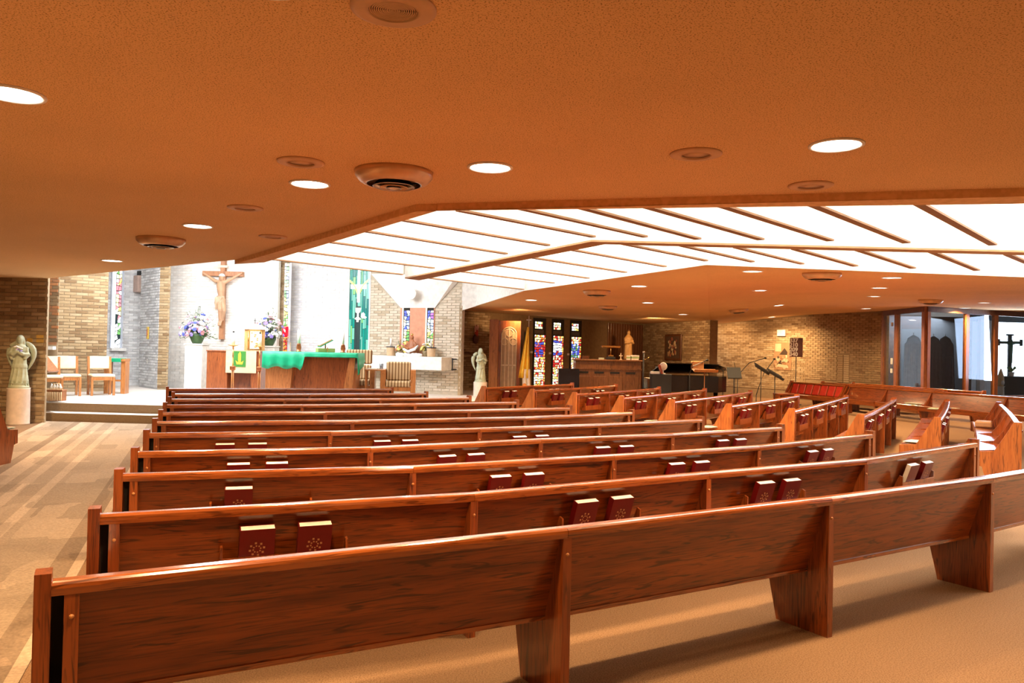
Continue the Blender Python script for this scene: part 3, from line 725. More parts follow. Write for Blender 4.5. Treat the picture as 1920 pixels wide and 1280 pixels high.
Cq = [(at(1487, 715, PH), at(1920, 745, PH), 4), (at(1545, 716, PH), at(1660, 724, PH), 3), (at(1602, 717.5, PH), at(1655, 722, PH), 2)]
c1a, c1b = Cq[0][0], Cq[0][1]
def line_pts(a, b, n): return [a.lerp(b, k / n) for k in range(n + 1)]
mid = at(1750, 733, PH)
m2 = c1a.lerp(mid, .463)
near = c1b + (c1b - mid) * .5
gap = (c1a - mid).normalized() * .07
cp = [near, c1b.lerp(mid, .15), mid, mid.lerp(m2, .5), m2]
pew(cp, 'long plain oak pew facing left on right side, with leaflets on it', 'side pews on the right')
pew([m2 + gap, c1a], 'oak choir pew with row of red back cushions', 'side pews on the right', cushions=True)
_cd = (Cq[1][1] - Cq[1][0]).normalized()
for k, (a, b, n) in enumerate(Cq[1:]):
    d = _cd; e = a + d * 5.0
    pew(line_pts(e, a, 3), 'oak side pew standing %s behind the red cushion pew' % ['directly', 'farthest'][k], 'side pews on the right')
# pew end at far left
dx = at(33, 803, .44)
pew([(dx.x - 6, dx.y - .50), (dx.x - 4, dx.y - .50), (dx.x - 2, dx.y - .50), (dx.x - .02, dx.y - .50)], 'oak pew of left block, only its seat end showing at the left edge', 'left block pews')

# leaflets and bundles on seats
LEAF_M = [mat('leaflet_green', (.35, .52, .22), .6), mat('leaflet_pale', (.78, .76, .60), .6), mat('leaflet_orange', (.70, .40, .22), .6), CARD]
def leaflets(px, py, label, w_=.30, n=5, rz=0.6):
    q = at(px, py, .437); o = empty('leaflet_stack', q, rz, label, 'leaflets', 'colour leaflets lying on pew seats')
    for k in range(n):
        b = MB(); t = .005 + k * .006
        b.box(-w_ / 2, w_ / 2, -.10, .10, t, t + .004, 3)
        for j in range(5):
            x = random.uniform(-w_ / 2 + .03, w_ / 2 - .05); y = random.uniform(-.09, .05)
            b.box(x, x + .08, y, y + .06, t + .004, t + .005, random.randrange(3))
        s = b.build('leaflet', LEAF_M, o, (random.uniform(-.03, .03), random.uniform(-.02, .02), 0)); s.rotation_euler = (0, 0, random.uniform(-.3, .3))
def seat_px(a, b, px, fw=.33):
    d = (b - a).normalized(); nr = Vector((-d.y, d.x, 0)); p = a + nr * fw; r = ray(px, 700)
    k = r.x / r.y; t = (k * p.y - p.x) / (d.x - k * d.y); return p + d * t
def heap(q, label, w_, n, rz):
    global at
    _a = at; at = lambda *z: Vector((q.x, q.y, .434)); leaflets(0, 0, label, w_, n, rz); at = _a
heap(seat_px(B_pts[8][0], B_pts[8][1], 1717), 'stack of green and white leaflets near end of the ninth right pew', .34, 5, .9)
heap(seat_px(B_pts[9][0], B_pts[9][1], 1874), 'stack of colourful leaflets on the gleaming seat at the right edge', .34, 5, .9)
heap(seat_px(cp[2], cp[3], 1712), 'heap of leaflets on the plain side pew seat, left of the ninth pew', .34, 6, 1.9)
heap(seat_px(B_pts[8][3], B_pts[8][4], 1752), 'heap of leaflets at far end of the ninth right pew seat', .34, 5, .9)
heap(seat_px(cp[1], cp[2], 1790), 'single pale leaflet on the plain side pew seat', .2, 1, 1.9)
heap(seat_px(B_pts[4][0], B_pts[4][1], 1226), 'green leaflets on the fifth right pew, peeping over a central pew end', .28, 3, .9)
heap(seat_px(B_pts[5][0], B_pts[5][1], 1330), 'green leaflets on the sixth right pew near its aisle end', .28, 3, .9)
heap(Vector((-.652 * (dx.y - .1), dx.y - .1, 0)), 'green leaflets on the pew seat at the left edge', .16, 4, 0)
q = seat_px(B_pts[9][3], B_pts[9][4], 1846); o = empty('folded_kneeler_pad', (q.x, q.y, .434), 1.0, 'tan padded block on the gleaming pew seat', 'pad')
MB().box(-.22, .22, -.13, .13, 0, .1, bev=.02).build('pad', mat('tan_vinyl', (.38, .20, .09), .5), o)

# ------------------------------------------------------------------ helpers for stained glass
GL = {}
def glass(name, c, es=2.0):
    if name not in GL: GL[name] = mat('glass_' + name, c, .2, emit=c, es=es * .75)
    return GL[name]
M_LEAD = mat('lead', (.03, .03, .035), .6)
def stained(parent, name, w_, h_, pal, loc=(0, 0, 0), cell=.11, y=-.02, skew=.35, lead=.012, label=None):
    """pal(u, v) -> glass material; separate shards set in lead"""
    b = MB(); b.box(0, w_, y + .006, y + .02, 0, h_); mats = [M_LEAD]; idx = {}
    nx = max(2, round(w_ / cell)); nz = max(2, round(h_ / cell))
    gx = [[(i + (random.uniform(-skew, skew) if 0 < i < nx else 0)) * w_ / nx for i in range(nx + 1)] for _ in range(nz + 1)]
    gz = [[(j + (random.uniform(-skew, skew) if 0 < j < nz else 0)) * h_ / nz for _ in range(nx + 1)] for j in range(nz + 1)]
    for j in range(nz):
        for i in range(nx):
            q = [(gx[j][i], gz[j][i]), (gx[j][i + 1], gz[j][i + 1]), (gx[j + 1][i + 1], gz[j + 1][i + 1]), (gx[j + 1][i], gz[j + 1][i])]
            cx = sum(p[0] for p in q) / 4; cz = sum(p[1] for p in q) / 4
            if random.random() < .35: tris = [[q[0], q[1], q[2]], [q[0], q[2], q[3]]]
            else: tris = [q]
            for t in tris:
                tx = sum(p[0] for p in t) / len(t); tz = sum(p[1] for p in t) / len(t); k = 1 - lead / (cell * .5)
                t2 = [(tx + (p[0] - tx) * k, tz + (p[1] - tz) * k) for p in t]
                m = pal(cx / w_, cz / h_)
                if m not in idx: idx[m] = len(mats); mats.append(m)
                b.prism(t2, y, y + .008, 'Y', idx[m])
    o = b.build(name, mats, parent, loc); tag(o, label, kind='stuff')
    return o
G_W = glass('white', (.90, .93, .95), 2.2); G_Y = glass('yellow', (.85, .72, .18), 1.5); G_P = glass('pale_yellow', (.85, .82, .45), 1.8); G_G = glass('green', (.15, .42, .12), 1.1)
G_B = glass('blue', (.07, .10, .62), 1.5); G_LB = glass('light_blue', (.35, .5, .85), 1.5); G_R = glass('red', (.62, .03, .03), 1.3); G_O = glass('orange', (.80, .26, .05), 1.3)
G_V = glass('violet', (.32, .12, .60), 1.4); G_PK = glass('pink', (.78, .25, .3), 1.3); G_T = glass('teal', (.0, .20, .16), .9); G_T2 = glass('deep_teal', (.0, .13, .12), .8); G_T3 = glass('mint', (.12, .38, .30), 1.0); G_K = glass('smoke', (.02, .05, .05), .5)

# ------------------------------------------------------------------ sanctuary windows
# tall window at left
def wall_empty(name, W, u, z, label, cat, out=0.0, group=None):
    q = W.w(u, z, out); return empty(name, q, W.rz, label, cat, group)
def pick(*a): return lambda u, v: random.choice(a)
wz = WC.hit(215, 652)[1]
o = wall_empty('sanctuary_window', WC, wa[0], wz, 'tall narrow stained glass window in the white recess behind the cream chairs', 'window')
ww = wb[0] - wa[0]
def palL(u, v):
    if v > .8: return random.choice([G_W, G_PK, G_W, G_G])
    if v > .35: return random.choice([G_P, G_Y, G_PK, G_W, G_P])
    return random.choice([G_W, G_PK, G_K, G_G, G_W])
MB().box(0, ww, -.004, .0, 0, 2.7).build('bright_pane', glass('day', (.92, .95, 1), 1.6), o)
stained(o, 'glass_shards', ww * .55, 2.7, palL, (ww * .45, 0, 0), .12, -.03)
MB().box(-.03, 0, -.06, 0, 0, 2.7).box(ww, ww + .05, -.06, 0, 0, 2.7).build('frame', mat('pale_blue_frame', (.55, .60, .70), .5), o)
MB().box(-.02, ww + .12, -.16, 0, -.08, 0).build('sill', M_WHITE, o)
# strip window beside the white wall
o = empty('strip_window', WF.w(WF.L, 0, .02), WF.rz, 'slim vertical stained glass strip right of the white brick wall', 'window')
zt = 4.0
MB().box(0, .20, -.03, .0, 1.0, zt).build('frame', mat('pale_lilac_frame', (.70, .70, .78), .5), o)
def palS(u, v):
    if v < .3: return random.choice([G_R, G_P, G_O])
    return random.choice([G_P, G_Y, G_W, G_LB, G_G, G_P])
stained(o, 'glass_shards', .12, zt - 1.0, palS, (.01, -.012, 1.0), .10, -.03)
# green window with cross, chalice and dove
s0, s1 = WH.hit(652, 690), WH.hit(693, 690); gw = s1[0] - s0[0]; gz0 = 1.2; gz1 = WH.hit(670, 500)[1]; gh = gz1 - gz0
o = wall_empty('green_stained_window', WH, s0[0] + .02, gz0, 'tall green stained glass window with white cross, chalice, wheat and dove', 'window', .02); gw -= .06
random.seed(3)
b = MB(); b.box(0, gw, -.004, .01, 0, gh); mats_ = [M_LEAD, G_T, G_T2, G_T3, G_K, G_G]
x = 0; ws = [.07, .05, .09, .04, .05, .12, .04, .05, .08, .05, .10]; k = gw / sum(ws)
for w_ in ws:
    w_ *= k; z = 0
    while z < gh:
        hh = min(random.uniform(.25, .8), gh - z)
        mi = random.choice([1, 1, 3, 2, 3, 5]) if abs(x + w_ / 2 - gw * .45) > .09 or z > gh * .48 else 4
        b.box(x + .006, x + w_ - .006, -.012, -.004, z + .006, z + hh - .006, mi); z += hh
    x += w_
tag(b.build('green_glass_strips', mats_, o), kind='stuff')
cx = gw * .45
b = MB(); b.box(cx - .035, cx + .035, -.02, -.012, gh * .62, gh); b.box(.03, gw * .85, -.021, -.012, gh * .765, gh * .81); b.build('white_glass_cross', G_W, o)
zc = gh * .46
b = MB(); b.prism([(cx - .09, zc + .28), (cx + .10, zc + .28), (cx + .06, zc + .16), (cx + .02, zc + .12), (cx + .02, zc + .02), (cx + .10, zc - .05), (cx + .02, zc - .07), (cx + .02, zc - .13), (cx - .04, zc - .13), (cx - .04, zc - .07), (cx - .11, zc - .04), (cx - .03, zc + .02), (cx - .03, zc + .12), (cx - .07, zc + .16)], -.024, -.014, 'Y'); b.build('chalice', glass('cream', (.92, .88, .70), 1.6), o)
b = MB(); b.prism([(cx + .10, zc + .02), (cx + .12, zc + .12), (cx + .17, zc + .15), (cx + .22, zc + .10), (cx + .21, zc + .05), (cx + .28, zc + .01), (cx + .22, zc - .03), (cx + .14, zc - .02)], -.025, -.014, 'Y'); b.build('dove', G_W, o)
b = MB()
for k in range(7):
    a = PI / 2 + (k - 3) * .3
    for sx in (-1, 1):
        bx, bz = cx + sx * .03, gh * .70
        t = [(bx + sx * .25 * abs(math.cos(a)) + .0, bz + .35 * (k / 6)), ]
        L0 = .20 + .05 * k; an = PI / 2 - sx * (.25 + .1 * k)
        p = Vector((bx, bz + .03 * k)); e = Vector((math.cos(an), math.sin(an))); nn = Vector((-e.y, e.x)) * .022
        b.prism([tuple(p), tuple(p + e * L0 * .5 + nn), tuple(p + e * L0), tuple(p + e * L0 * .5 - nn)], -.026, -.02, 'Y')
b.build('wheat', G_Y, o)
MB().box(-.03, 0, -.04, 0, 0, gh).box(gw, gw + .04, -.04, 0, 0, gh).build('frame', M_WHITE, o)
random.seed(11)

# ------------------------------------------------------------------ shrine wall: hood, niche, slab
hood = MB(); T0, T1 = ht; y0 = -.20
v = [(T0[0], -.02, T0[1]), (T1[0], -.02, T1[1]), (nb[0], -.02, nz), (na[0], -.02, nz), (T0[0] - .0, y0, T0[1] + .12), (T1[0], y0, T1[1] + .12)]
hood.add(v, [(3, 2, 5, 4), (0, 3, 4), (2, 1, 5), (0, 1, 2, 3), (0, 4, 5, 1)])
o = wall_empty('shrine_hood', WI, 0, 0, 'white funnel shaped hood sloping down to the shrine windows', 'hood')
hood.build('hood_panel', M_WHITE, o)
l = WI.hit(781, 551); q = WI.w(l[0], l[1] - .02, .30)
o = empty('shrine_light', q, WI.rz, 'round glowing light on the white shrine hood', 'light')
MB().lathe([(.17, 0), (.17, .03), (.15, .04)], 24, M=Matrix.Rotation(PI / 2, 4, 'X')).build('backplate', M_WHITE, o)
MB().ball((0, -.06, 0), (.10, .05, .10), 0, 16, 10).build('globe', M_LAMP, o)
n0 = na[0]; nw = nb[0] - na[0]; zb = 1.36
o = wall_empty('shrine_niche', WI, n0, zb, 'pink panelled niche with two narrow stained glass windows behind the white stone shelf', 'shrine')
NHh = nz - zb
M_PINK = mat('salmon_panel', (.66, .30, .18), .6)
def wx(px): return WI.hit(px, 620)[0] - n0
MB().box(wx(769), wx(798), -.03, 0, 0, NHh).build('centre_panel', M_PINK, o)
MB().box(0, wx(754), -.04, 0, 0, NHh).build('side_frame', M_PINK, o); MB().box(wx(814), nw, -.04, 0, 0, NHh).build('side_frame', M_PINK, o)
def palW(u, v):
    if v > .82: return random.choice([G_V, G_LB, G_B, G_W, G_B])
    if v > .62: return random.choice([G_B, G_LB, G_W, G_P, G_R])
    if v > .35: return random.choice([G_G, G_P, G_W, G_Y, G_P])
    return random.choice([G_Y, G_O, G_P, G_Y, G_R, G_P])
for (xa, xb, nm) in ((754, 769, 'left'), (798, 814, 'right')):
    fr = MB().box(wx(xa), wx(xb), -.008, 0, 0, NHh).box(wx(xa), wx(xa) + .05, -.03, -.008, 0, NHh, 1).build('window_recess', [M_SHADOW, M_STONE], o)
    stained(fr, 'glass_shards', wx(xb) - wx(xa) - .07, NHh - .07, palW, (wx(xa) + .065, 0, 0), .085, -.03)
# slab shelf
sl0, sl1 = WI.hit(697, 666), WI.hit(855, 672)
ST = 1.38
o = wall_empty('stone_shelf_altar', WI, WI.hit(690, 680)[0], 0, 'long white stone slab shelf projecting from the shrine wall', 'altar')
slw = sl1[0] - WI.hit(690, 680)[0] - .12
MB().box(0, slw, -.62, -.02, ST - .36, ST, bev=.01).build('slab', M_STONE, o)
b = MB(); b.tube([(slw + .14, -.25, ST - .33), (slw + .14, -.25, ST - .05)], .018)
for z in (ST - .33, ST - .05): b.tube([(slw + .14, -.25, z), (slw + .14, -.02, z)], .018); b.ball((slw + .14, -.25, z), .03)
hh = b.build('hand_rail', M_BLACKM); hh.location = WI.o.location; q = WI.w(WI.hit(690, 680)[0], 0); hh.location = q; hh.rotation_euler = (0, 0, WI.rz); tag(hh, 'short black vertical handle fixed on shrine wall right of slab', 'handle')
def on_slab(px, out=.3): return WI.w(WI.hit(px, 665)[0], ST, out)
def candle(loc, label, r=.03, h=.3, base='bowl', group=None, rz=0):
    o = empty('candle_in_holder', loc, rz, label, 'candle', group)
    M_COP = mat('copper', (.50, .17, .07), .3, .8)
    if base == 'bowl':
        MB().lathe([(.10, 0), (.115, .02), (.12, .20), (.13, .22), (.13, .235), (.02, .235)], 20).build('wooden_bowl', mat('pale_wood', (.72, .50, .30), .5), o); zb_ = .235
        MB().lathe([(.14, 0), (.15, .02), (.10, .03)], 20).build('glass_dish', mat('dark_glass', (.05, .05, .06), .2), o, (0, 0, zb_ + .0)); zb_ += .03
    elif base == 'copper':
        MB().lathe([(.06, 0), (.065, .01), (.045, .02), (.06, .09), (.06, .10), (.045, .17), (.05, .18), (.02, .185)], 8).build('copper_holder', M_COP, o); zb_ = .185
    else: zb_ = 0
    MB().lathe([(r, 0), (r, h), (r * .7, h + .004)], 16).build('wax_candle', mat('ivory_wax', (.90, .88, .80), .4), o, (0, 0, zb_))
    MB().tube([(0, 0, zb_ + h), (.002, 0, zb_ + h + .03)], .003, 5).build('wick', M_BLACKM, o)
candle(on_slab(743), 'ivory candle on wooden bowl at left end of stone shelf', .03, .22, 'bowl', 'shelf candles')
candle(on_slab(818), 'ivory candle on wooden bowl at right of stone shelf', .03, .22, 'bowl', 'shelf candles')

PETAL = {}
def blossom_mesh(m, r):
    k = (m.name, r)
    if k not in PETAL:
        b = MB()
        for j in range(6):
            a = j * PI / 3
            b.ball((math.cos(a) * r * .55, math.sin(a) * r * .55, r * .1), (r * .5, r * .5, r * .35), 0, 6, 4)
        b.ball((0, 0, r * .3), r * .42, 0, 6, 4); PETAL[k] = b.mesh('blossom', m)
    return PETAL[k]
FW = mat('petal_white', (.90, .89, .86), .7); FB = mat('petal_blue', (.10, .14, .55), .7); FV = mat('petal_violet', (.33, .25, .70), .7); FP = mat('petal_pink', (.80, .38, .42), .7); FY = mat('petal_yellow', (.85, .72, .22), .7); FO = mat('petal_orange', (.72, .24, .10), .7)
M_LEAF = mat('leaf_green', (.05, .13, .03), .6); M_LEAF2 = mat('leaf_light', (.16, .30, .09), .6)
def bouquet(loc, label, R, H, vase_r, vase_h, cols, n, leafn, rz=0, vm=None, group=None, r_=.07, base=None):
    o = empty('flower_arrangement', loc, rz, label, 'flowers', group)
    vm = vm or mat('green_ceramic', (.045, .10, .03), .35)
    MB().lathe([(vase_r * .55, 0), (vase_r * .72, vase_h * .2), (vase_r, vase_h * .7), (vase_r * .98, vase_h), (vase_r * .85, vase_h), (vase_r * .8, vase_h * .8)], 10).build('vase', vm, o)
    b = MB(); ends = []
    for k in range(leafn):
        a = random.uniform(0, 2 * PI); e = random.uniform(-.35, 1.45); rr = random.uniform(.5, 1.12)
        tip = Vector((math.cos(a) * math.cos(e) * R * rr, math.sin(a) * math.cos(e) * R * rr * .7, vase_h + max(-.14, math.sin(e) * H * rr)))
        base_ = Vector((0, 0, vase_h * .9)); b.tube([base_, (base_ + tip) / 2 + Vector((0, 0, .03)), tip], .004, 4)
        for j in range(5):
            c = base_.lerp(tip, .45 + .13 * j); s = random.uniform(.025, .045) * R / .45
            a1 = random.uniform(0, 6.28); e1 = Vector((math.cos(a1), math.sin(a1), random.uniform(-.4, .7))).normalized(); sd = e1.cross(Vector((0, .3, 1))).normalized() * s * .4
            b.add([c, c + e1 * s + sd, c + e1 * s * 2, c + e1 * s - sd, c + e1 * s + Vector((0, 0, .006))], [(0, 1, 4), (1, 2, 4), (2, 3, 4), (3, 0, 4)], random.choice([0, 0, 1]))
    tag(b.build('foliage', [M_LEAF, M_LEAF2], o), kind='stuff')
    for k in range(n):
        a = random.uniform(0, 2 * PI); e = math.asin(random.uniform(-.25, 1)); rr = random.uniform(.35, .95)
        p = Vector((math.cos(a) * math.cos(e) * R * rr, math.sin(a) * math.cos(e) * R * rr * .75, vase_h + .03 + max(-.06, math.sin(e) * H * rr * .85)))
        q = child('blossom', blossom_mesh(random.choice(cols), round(r_ * random.choice([.8, 1, 1.2]), 3)), o, p)
        q.rotation_euler = (p - Vector((0, 0, vase_h))).to_track_quat('Z', 'Y').to_euler()
    return o
bouquet(on_slab(757, .2), 'small yellow and red bouquet on stone shelf, left of the holy family', .17, .28, .09, .16, [FY, FY, FP, FO, FW], 16, 14, vm=mat('bronze_vase', (.35, .26, .14), .5), group='shelf bouquets', r_=.05)
bouquet(on_slab(804, .2), 'small pale yellow bouquet on stone shelf, right of the holy family', .16, .26, .09, .16, [FY, FY, FW], 14, 14, vm=mat('bronze_vase', (0, 0, 0)), group='shelf bouquets', r_=.05)
# cloth and family figures
q = on_slab(781, .38); b = MB()
for k in range(14):
    b.ball((-.36 + k * .055, random.uniform(-.05, .05), .04), (.06, .07, random.uniform(.03, .07)), 0, 8, 6)
tag(b.build('white_cloth', mat('white_linen', (.88, .92, .95), .8), None, q, WI.rz, remesh=.015), 'crumpled white cloth spread on the stone shelf', 'cloth')
q = on_slab(780, .25)
b = MB()
b.lathe([(.17, .05), (.18, .1), (.14, .28), (.08, .42), (.05, .46)], 14, sy=.7); b.ball((0, 0, .52), (.055, .055, .07)); b.tube([(-.08, 0, .38), (-.2, -.06, .26), (-.02, -.14, .2)], [.05, .045, .03]); b.tube([(.08, 0, .38), (.2, -.06, .26), (.02, -.14, .2)], [.05, .045, .03])
fg = b.build('seated_figure', mat('carved_brown', (.36, .13, .05), .5), None, q, WI.rz, remesh=.014); tag(fg, 'brown carved figure group seated in white wraps on the stone shelf', 'statue')
MB().tube([(-.18, -.16, .2), (0, -.20, .13), (.18, -.16, .2), (.24, -.08, .3)], [.03, .04, .04, .02]).build('white_wrap', MATS['white_linen'], fg)
MB().ball((0, 0, .60), (.04, .04, .035), 0, 10, 6).build('gold_crown', M_BRASS, fg)

# ------------------------------------------------------------------ statues
def drapery(b, h, r0, r1, n=12, tw=.4):
    for k in range(n):
        a = 2 * PI * k / n
        b.tube([(math.cos(a) * r0, math.sin(a) * r0 * .8, .03), (math.cos(a + tw * .5) * (r0 + r1) / 2, math.sin(a + tw * .5) * (r0 + r1) / 2 * .8, h * .5), (math.cos(a + tw) * r1, math.sin(a + tw) * r1 * .8, h)], [.024, .018, .012], 6)
def angel(loc, rz, label, flowers, sc_=.87):
    o = empty('angel_statue', loc, rz, label, 'statue', 'praying angel statues')
    MB().lathe([(.20, 0), (.20, .04), (.17, .05), (.16, .09), (.19, .11)], 18).build('base', M_PATINA, o)
    b = MB(); b.lathe([(.17, .10), (.19, .16), (.15, .3), (.14, .55), (.13, .70), (.15, .82), (.13, .90), (.05, .95), (.045, 1.0)], 18, sy=.75)
    drapery(b, .62, .18, .12, 11)
    b.lathe([(.16, .44), (.155, .50), (.14, .52)], 16, sy=.8)
    for s in (-1, 1):
        b.tube([(s * .12, 0, .88), (s * .17, -.05, .72), (s * .09, -.16, .74), (0, -.19, .80)], [.05, .06, .045, .03]); b.tube([(s * .15, -.04, .72), (s * .12, -.10, .62)], [.06, .03])
    b.ball((0, -.01, 1.05), (.065, .075, .088), 0, 12, 9); b.ball((0, .025, 1.06), (.08, .08, .095), 0, 12, 9)
    b.tube([(0, -.085, 1.05), (0, -.09, 1.035)], [.008, .012])
    for s in (-1, 1): b.tube([(s * .06, .03, 1.05), (s * .075, .03, .95), (s * .08, .0, .88)], [.03, .03, .02])
    b.build('body', M_PATINA, o, remesh=.013)
    for s in (-1, 1):
        b = MB(); pts = []
        for k in range(9):
            t = k / 8; pts.append((s * (.08 + .16 * math.sin(t * PI * .9) ), .10 + .03 * math.sin(t * 3), 1.0 - .62 * t + .08 * math.sin(t * PI)))
        b.tube(pts, [.03, .055, .065, .065, .06, .052, .042, .03, .012], 8)
        for k in range(5): b.tube([pts[2 + k], (pts[2 + k][0] - s * .05, .13, pts[2 + k][2] - .16)], [.02, .006], 6)
        b.build('wing', M_PATINA, o, remesh=.012)
    if flowers:
        for k in range(7): child('held_flower', blossom_mesh(random.choice([FW, FW, FV]), .035), o, (random.uniform(-.09, .09), -.22, random.uniform(.80, .90)))
    o.scale = (sc_, sc_, sc_)
    return o
def pedestal(loc, r, h, label, group=None, box=False):
    b = MB()
    if box: b.box(-r, r, -r, r, 0, h - .04, bev=.01); b.box(-r - .02, r + .02, -r - .02, r + .02, h - .04, h, bev=.005)
    else: b.lathe([(r, 0), (r * .98, .02), (r * .96, h - .02), (r * .99, h)], 28)
    o = b.build('pedestal', mat('pink_travertine', (.80, .66, .55), .6) if not box else M_STONE, None, loc); return tag(o, label, 'pedestal', group)
q = dp(36, 700, 14.66); ph = dp(36, 727, 14.66).z
pedestal((q.x, q.y, 0), .20, ph, 'round cream pedestal under the left angel statue', 'statue pedestals')
angel((q.x, q.y, ph), .3, 'weathered green angel statue holding flowers against left brick wall', True)
q = dp(901, 700, 21.0); ph = dp(901, 716, 21.0).z
pedestal((q.x, q.y, 0), .19, ph, 'round cream pedestal under the right angel statue by the cabinet', 'statue pedestals')
angel((q.x, q.y, ph), .55, 'weathered green praying angel statue beside the orange oak cabinet', False, .80)

# crucifix on the white wall
cr = WE.hit(423, 560); zt_, zb_ = 4.25, WE.hit(412, 636)[1]; za = WE.hit(423, 514)[1]
half = (WE.hit(461, 516)[0] - WE.hit(386, 512)[0]) / 2
o = wall_empty('crucifix', WE, WE.hit(419, 600)[0] + .0, 0, 'large wooden crucifix with pale carved corpus on the white brick wall', 'crucifix', .0)
M_CROSS = wood('cross_wood', (.20, .07, .03), (.45, .19, .08), (.55, .26, .12), 'Z', .5, .1)
MB().box(-.065, .065, -.16, -.02, zb_, zt_, bev=.006).build('upright_beam', M_CROSS, o)
MB().box(-half, half, -.17, -.03, za - .07, za + .07, bev=.006).build('cross_beam', M_CROSS, o)
MB().box(-.14, .14, -.185, -.17, za + .17, za + .24, bev=.005).build('title_scroll', M_CREAM, o)
M_FLESH = mat('carved_limewood', (.58, .34, .20), .55)
b = MB(); y = -.26; zs = za - .22
b.ball((.03, y - .03, zs + .10), (.07, .075, .095), 0, 14, 10); b.tube([(.02, y, zs + .06), (.01, y, zs - .02)], [.035, .045])
b.tube([(0, y, zs), (.0, y, zs - .12), (.01, y, zs - .28), (.02, y, zs - .42), (.0, y, zs - .52)], [.08, .125, .105, .085, .10], 12)
b.tube([(-.10, y, zs - .03), (.12, y, zs - .03)], [.06, .06], 10)
for s in (-1, 1):
    b.tube([(s * .11, y, zs - .03), (s * half * .52, y + .03, zs + .08), (s * half * .84, y + .06, za - .02), (s * (half * .93), y + .07, za + .01)], [.055, .042, .03, .022], 10)
    for f_ in range(4): b.tube([(s * half * .92, y + .06, za - .01 + f_ * .012), (s * (half * .92 + .05), y + .055, za - .02 + f_ * .018)], [.009, .007], 6)
    b.tube([(s * half * .90, y + .05, za - .02), (s * (half * .90 + .02), y + .02, za - .045)], [.010, .008], 6)
b.tube([(-.05, y, zs - .52), (.02, y - .10, zs - .80), (.03, y - .10, zs - .84), (.0, y + .01, zs - 1.12), (-.02, y - .02, zs - 1.20), (-.01, y - .07, zs - 1.27)], [.085, .066, .058, .045, .036, .026], 10)
b.tube([(.06, y, zs - .52), (.14, y - .11, zs - .80), (.145, y - .11, zs - .84), (.06, y + .0, zs - 1.10), (.02, y - .03, zs - 1.19), (.04, y - .08, zs - 1.27)], [.085, .066, .058, .045, .036, .026], 10)
b.tube([(.03, y - .11, zs + .105), (.03, y - .118, zs + .085)], [.01, .014], 6)
b.build('corpus', M_FLESH, o, remesh=.011)
b = MB(); b.lathe([(.112, zs - .62), (.118, zs - .55), (.112, zs - .44), (.10, zs - .42)], 16, M=Matrix.Translation((0, y, 0)), sy=.9)
for k in range(6): b.tube([(-.10 + k * .035, y - .10, zs - .46), (-.11 + k * .01, y - .09, zs - .62), (-.10 + k * .008, y - .05, zs - .82 + k * .03)], [.025, .03, .02], 6)
b.build('loincloth', mat('carved_cloth', (.66, .44, .29), .6), o, remesh=.012)
b = MB(); b.ball((.03, y - .01, zs + .16), (.085, .09, .055), 0, 14, 8); b.lathe([(.082, 0), (.095, .015), (.082, .03), (.07, .015)], 16, M=Matrix.Translation((.03, y - .01, zs + .13)), cap=False); b.build('crown', M_WHITE, o)
b = MB(); b.ball((.03, y + .02, zs + .09), (.083, .07, .10), 0, 12, 8)
for s in (-1, 1): b.tube([(.03 + s * .07, y, zs + .1), (.03 + s * .08, y - .01, zs - .02)], [.025, .015], 6)
b.tube([(.03, y - .085, zs + .05), (.03, y - .075, zs + .0)], [.03, .012], 6)
b.build('hair_and_beard', mat('carved_hair', (.55, .32, .20), .6), o)

# flower arrangements on white stands
def stand(px, yd, ztop_py, r, label):
    q = dp(px, 700, yd); zt = dp(px, ztop_py, yd).z; pedestal((q.x, q.y, PZ), r, zt - PZ, label, 'white flower stands', True)
    return (q.x, q.y, zt)
q = stand(368, 20.6, 644, .23, 'tall square white stand under the left flower arrangement')
bouquet(q, 'large white and blue flower arrangement in green vase, left of crucifix', .50, .68, .20, .27, [FW, FW, FW, FW, FW, FW, FV, FB, FB, FP], 95, 70, group='sanctuary flower arrangements', r_=.058)
q = stand(503, 21.2, 648, .22, 'square white stand under the right flower arrangement')
bouquet(q, 'large white and violet flower arrangement in green vase, beside the tabernacle', .48, .74, .19, .25, [FW, FW, FW, FW, FW, FV, FV, FB, FP], 90, 65, group='sanctuary flower arrangements', r_=.058)
# tabernacle
q = dp(477, 650, 20.3); zb = dp(477, 657, 20.3).z
o = empty('tabernacle', (q.x, q.y, zb), .35, 'gold tabernacle with carved door between the crucifix and right flowers', 'tabernacle')
W_GOLD = wood('gilt_wood', (.25, .11, .03), (.52, .29, .10), (.66, .40, .16), 'Z', .35, .5)
MB().prism([(-.25, -.16), (-.14, -.22), (.14, -.22), (.25, -.16), (.25, .2), (-.25, .2)], 0, .55, 'Z').build('body', W_GOLD, o)
d_ = MB().box(-.12, .12, -.245, -.22, .04, .50, bev=.006).build('door', M_CREAM, o)
b = MB(); random.seed(5)
for k in range(9): b.ball((random.uniform(-.08, .08), -.247, .1 + k * .045), (random.uniform(.015, .04), .012, .018), 0, 8, 6)
b.build('door_relief', M_BRASS, d_)
for s in (-1, 1): MB().tube([(s * .16, -.225, .02), (s * .16, -.225, .53)], .014).build('corner_column', M_BRASS, o)
MB().add([(-.27, -.24, .55), (.27, -.24, .55), (.27, .22, .55), (-.27, .22, .55), (-.08, -.08, .70), (.08, -.08, .70), (.08, .08, .70), (-.08, .08, .70)], [(0,1,5,4),(1,2,6,5),(2,3,7,6),(3,0,4,7),(4,5,6,7),(3,2,1,0)]).build('roof', M_CREAM, o)
MB().box(-.008, .008, -.008, .008, .70, .84).box(-.035, .035, -.008, .008, .78, .795).build('roof_cross', M_BLACKM, o)
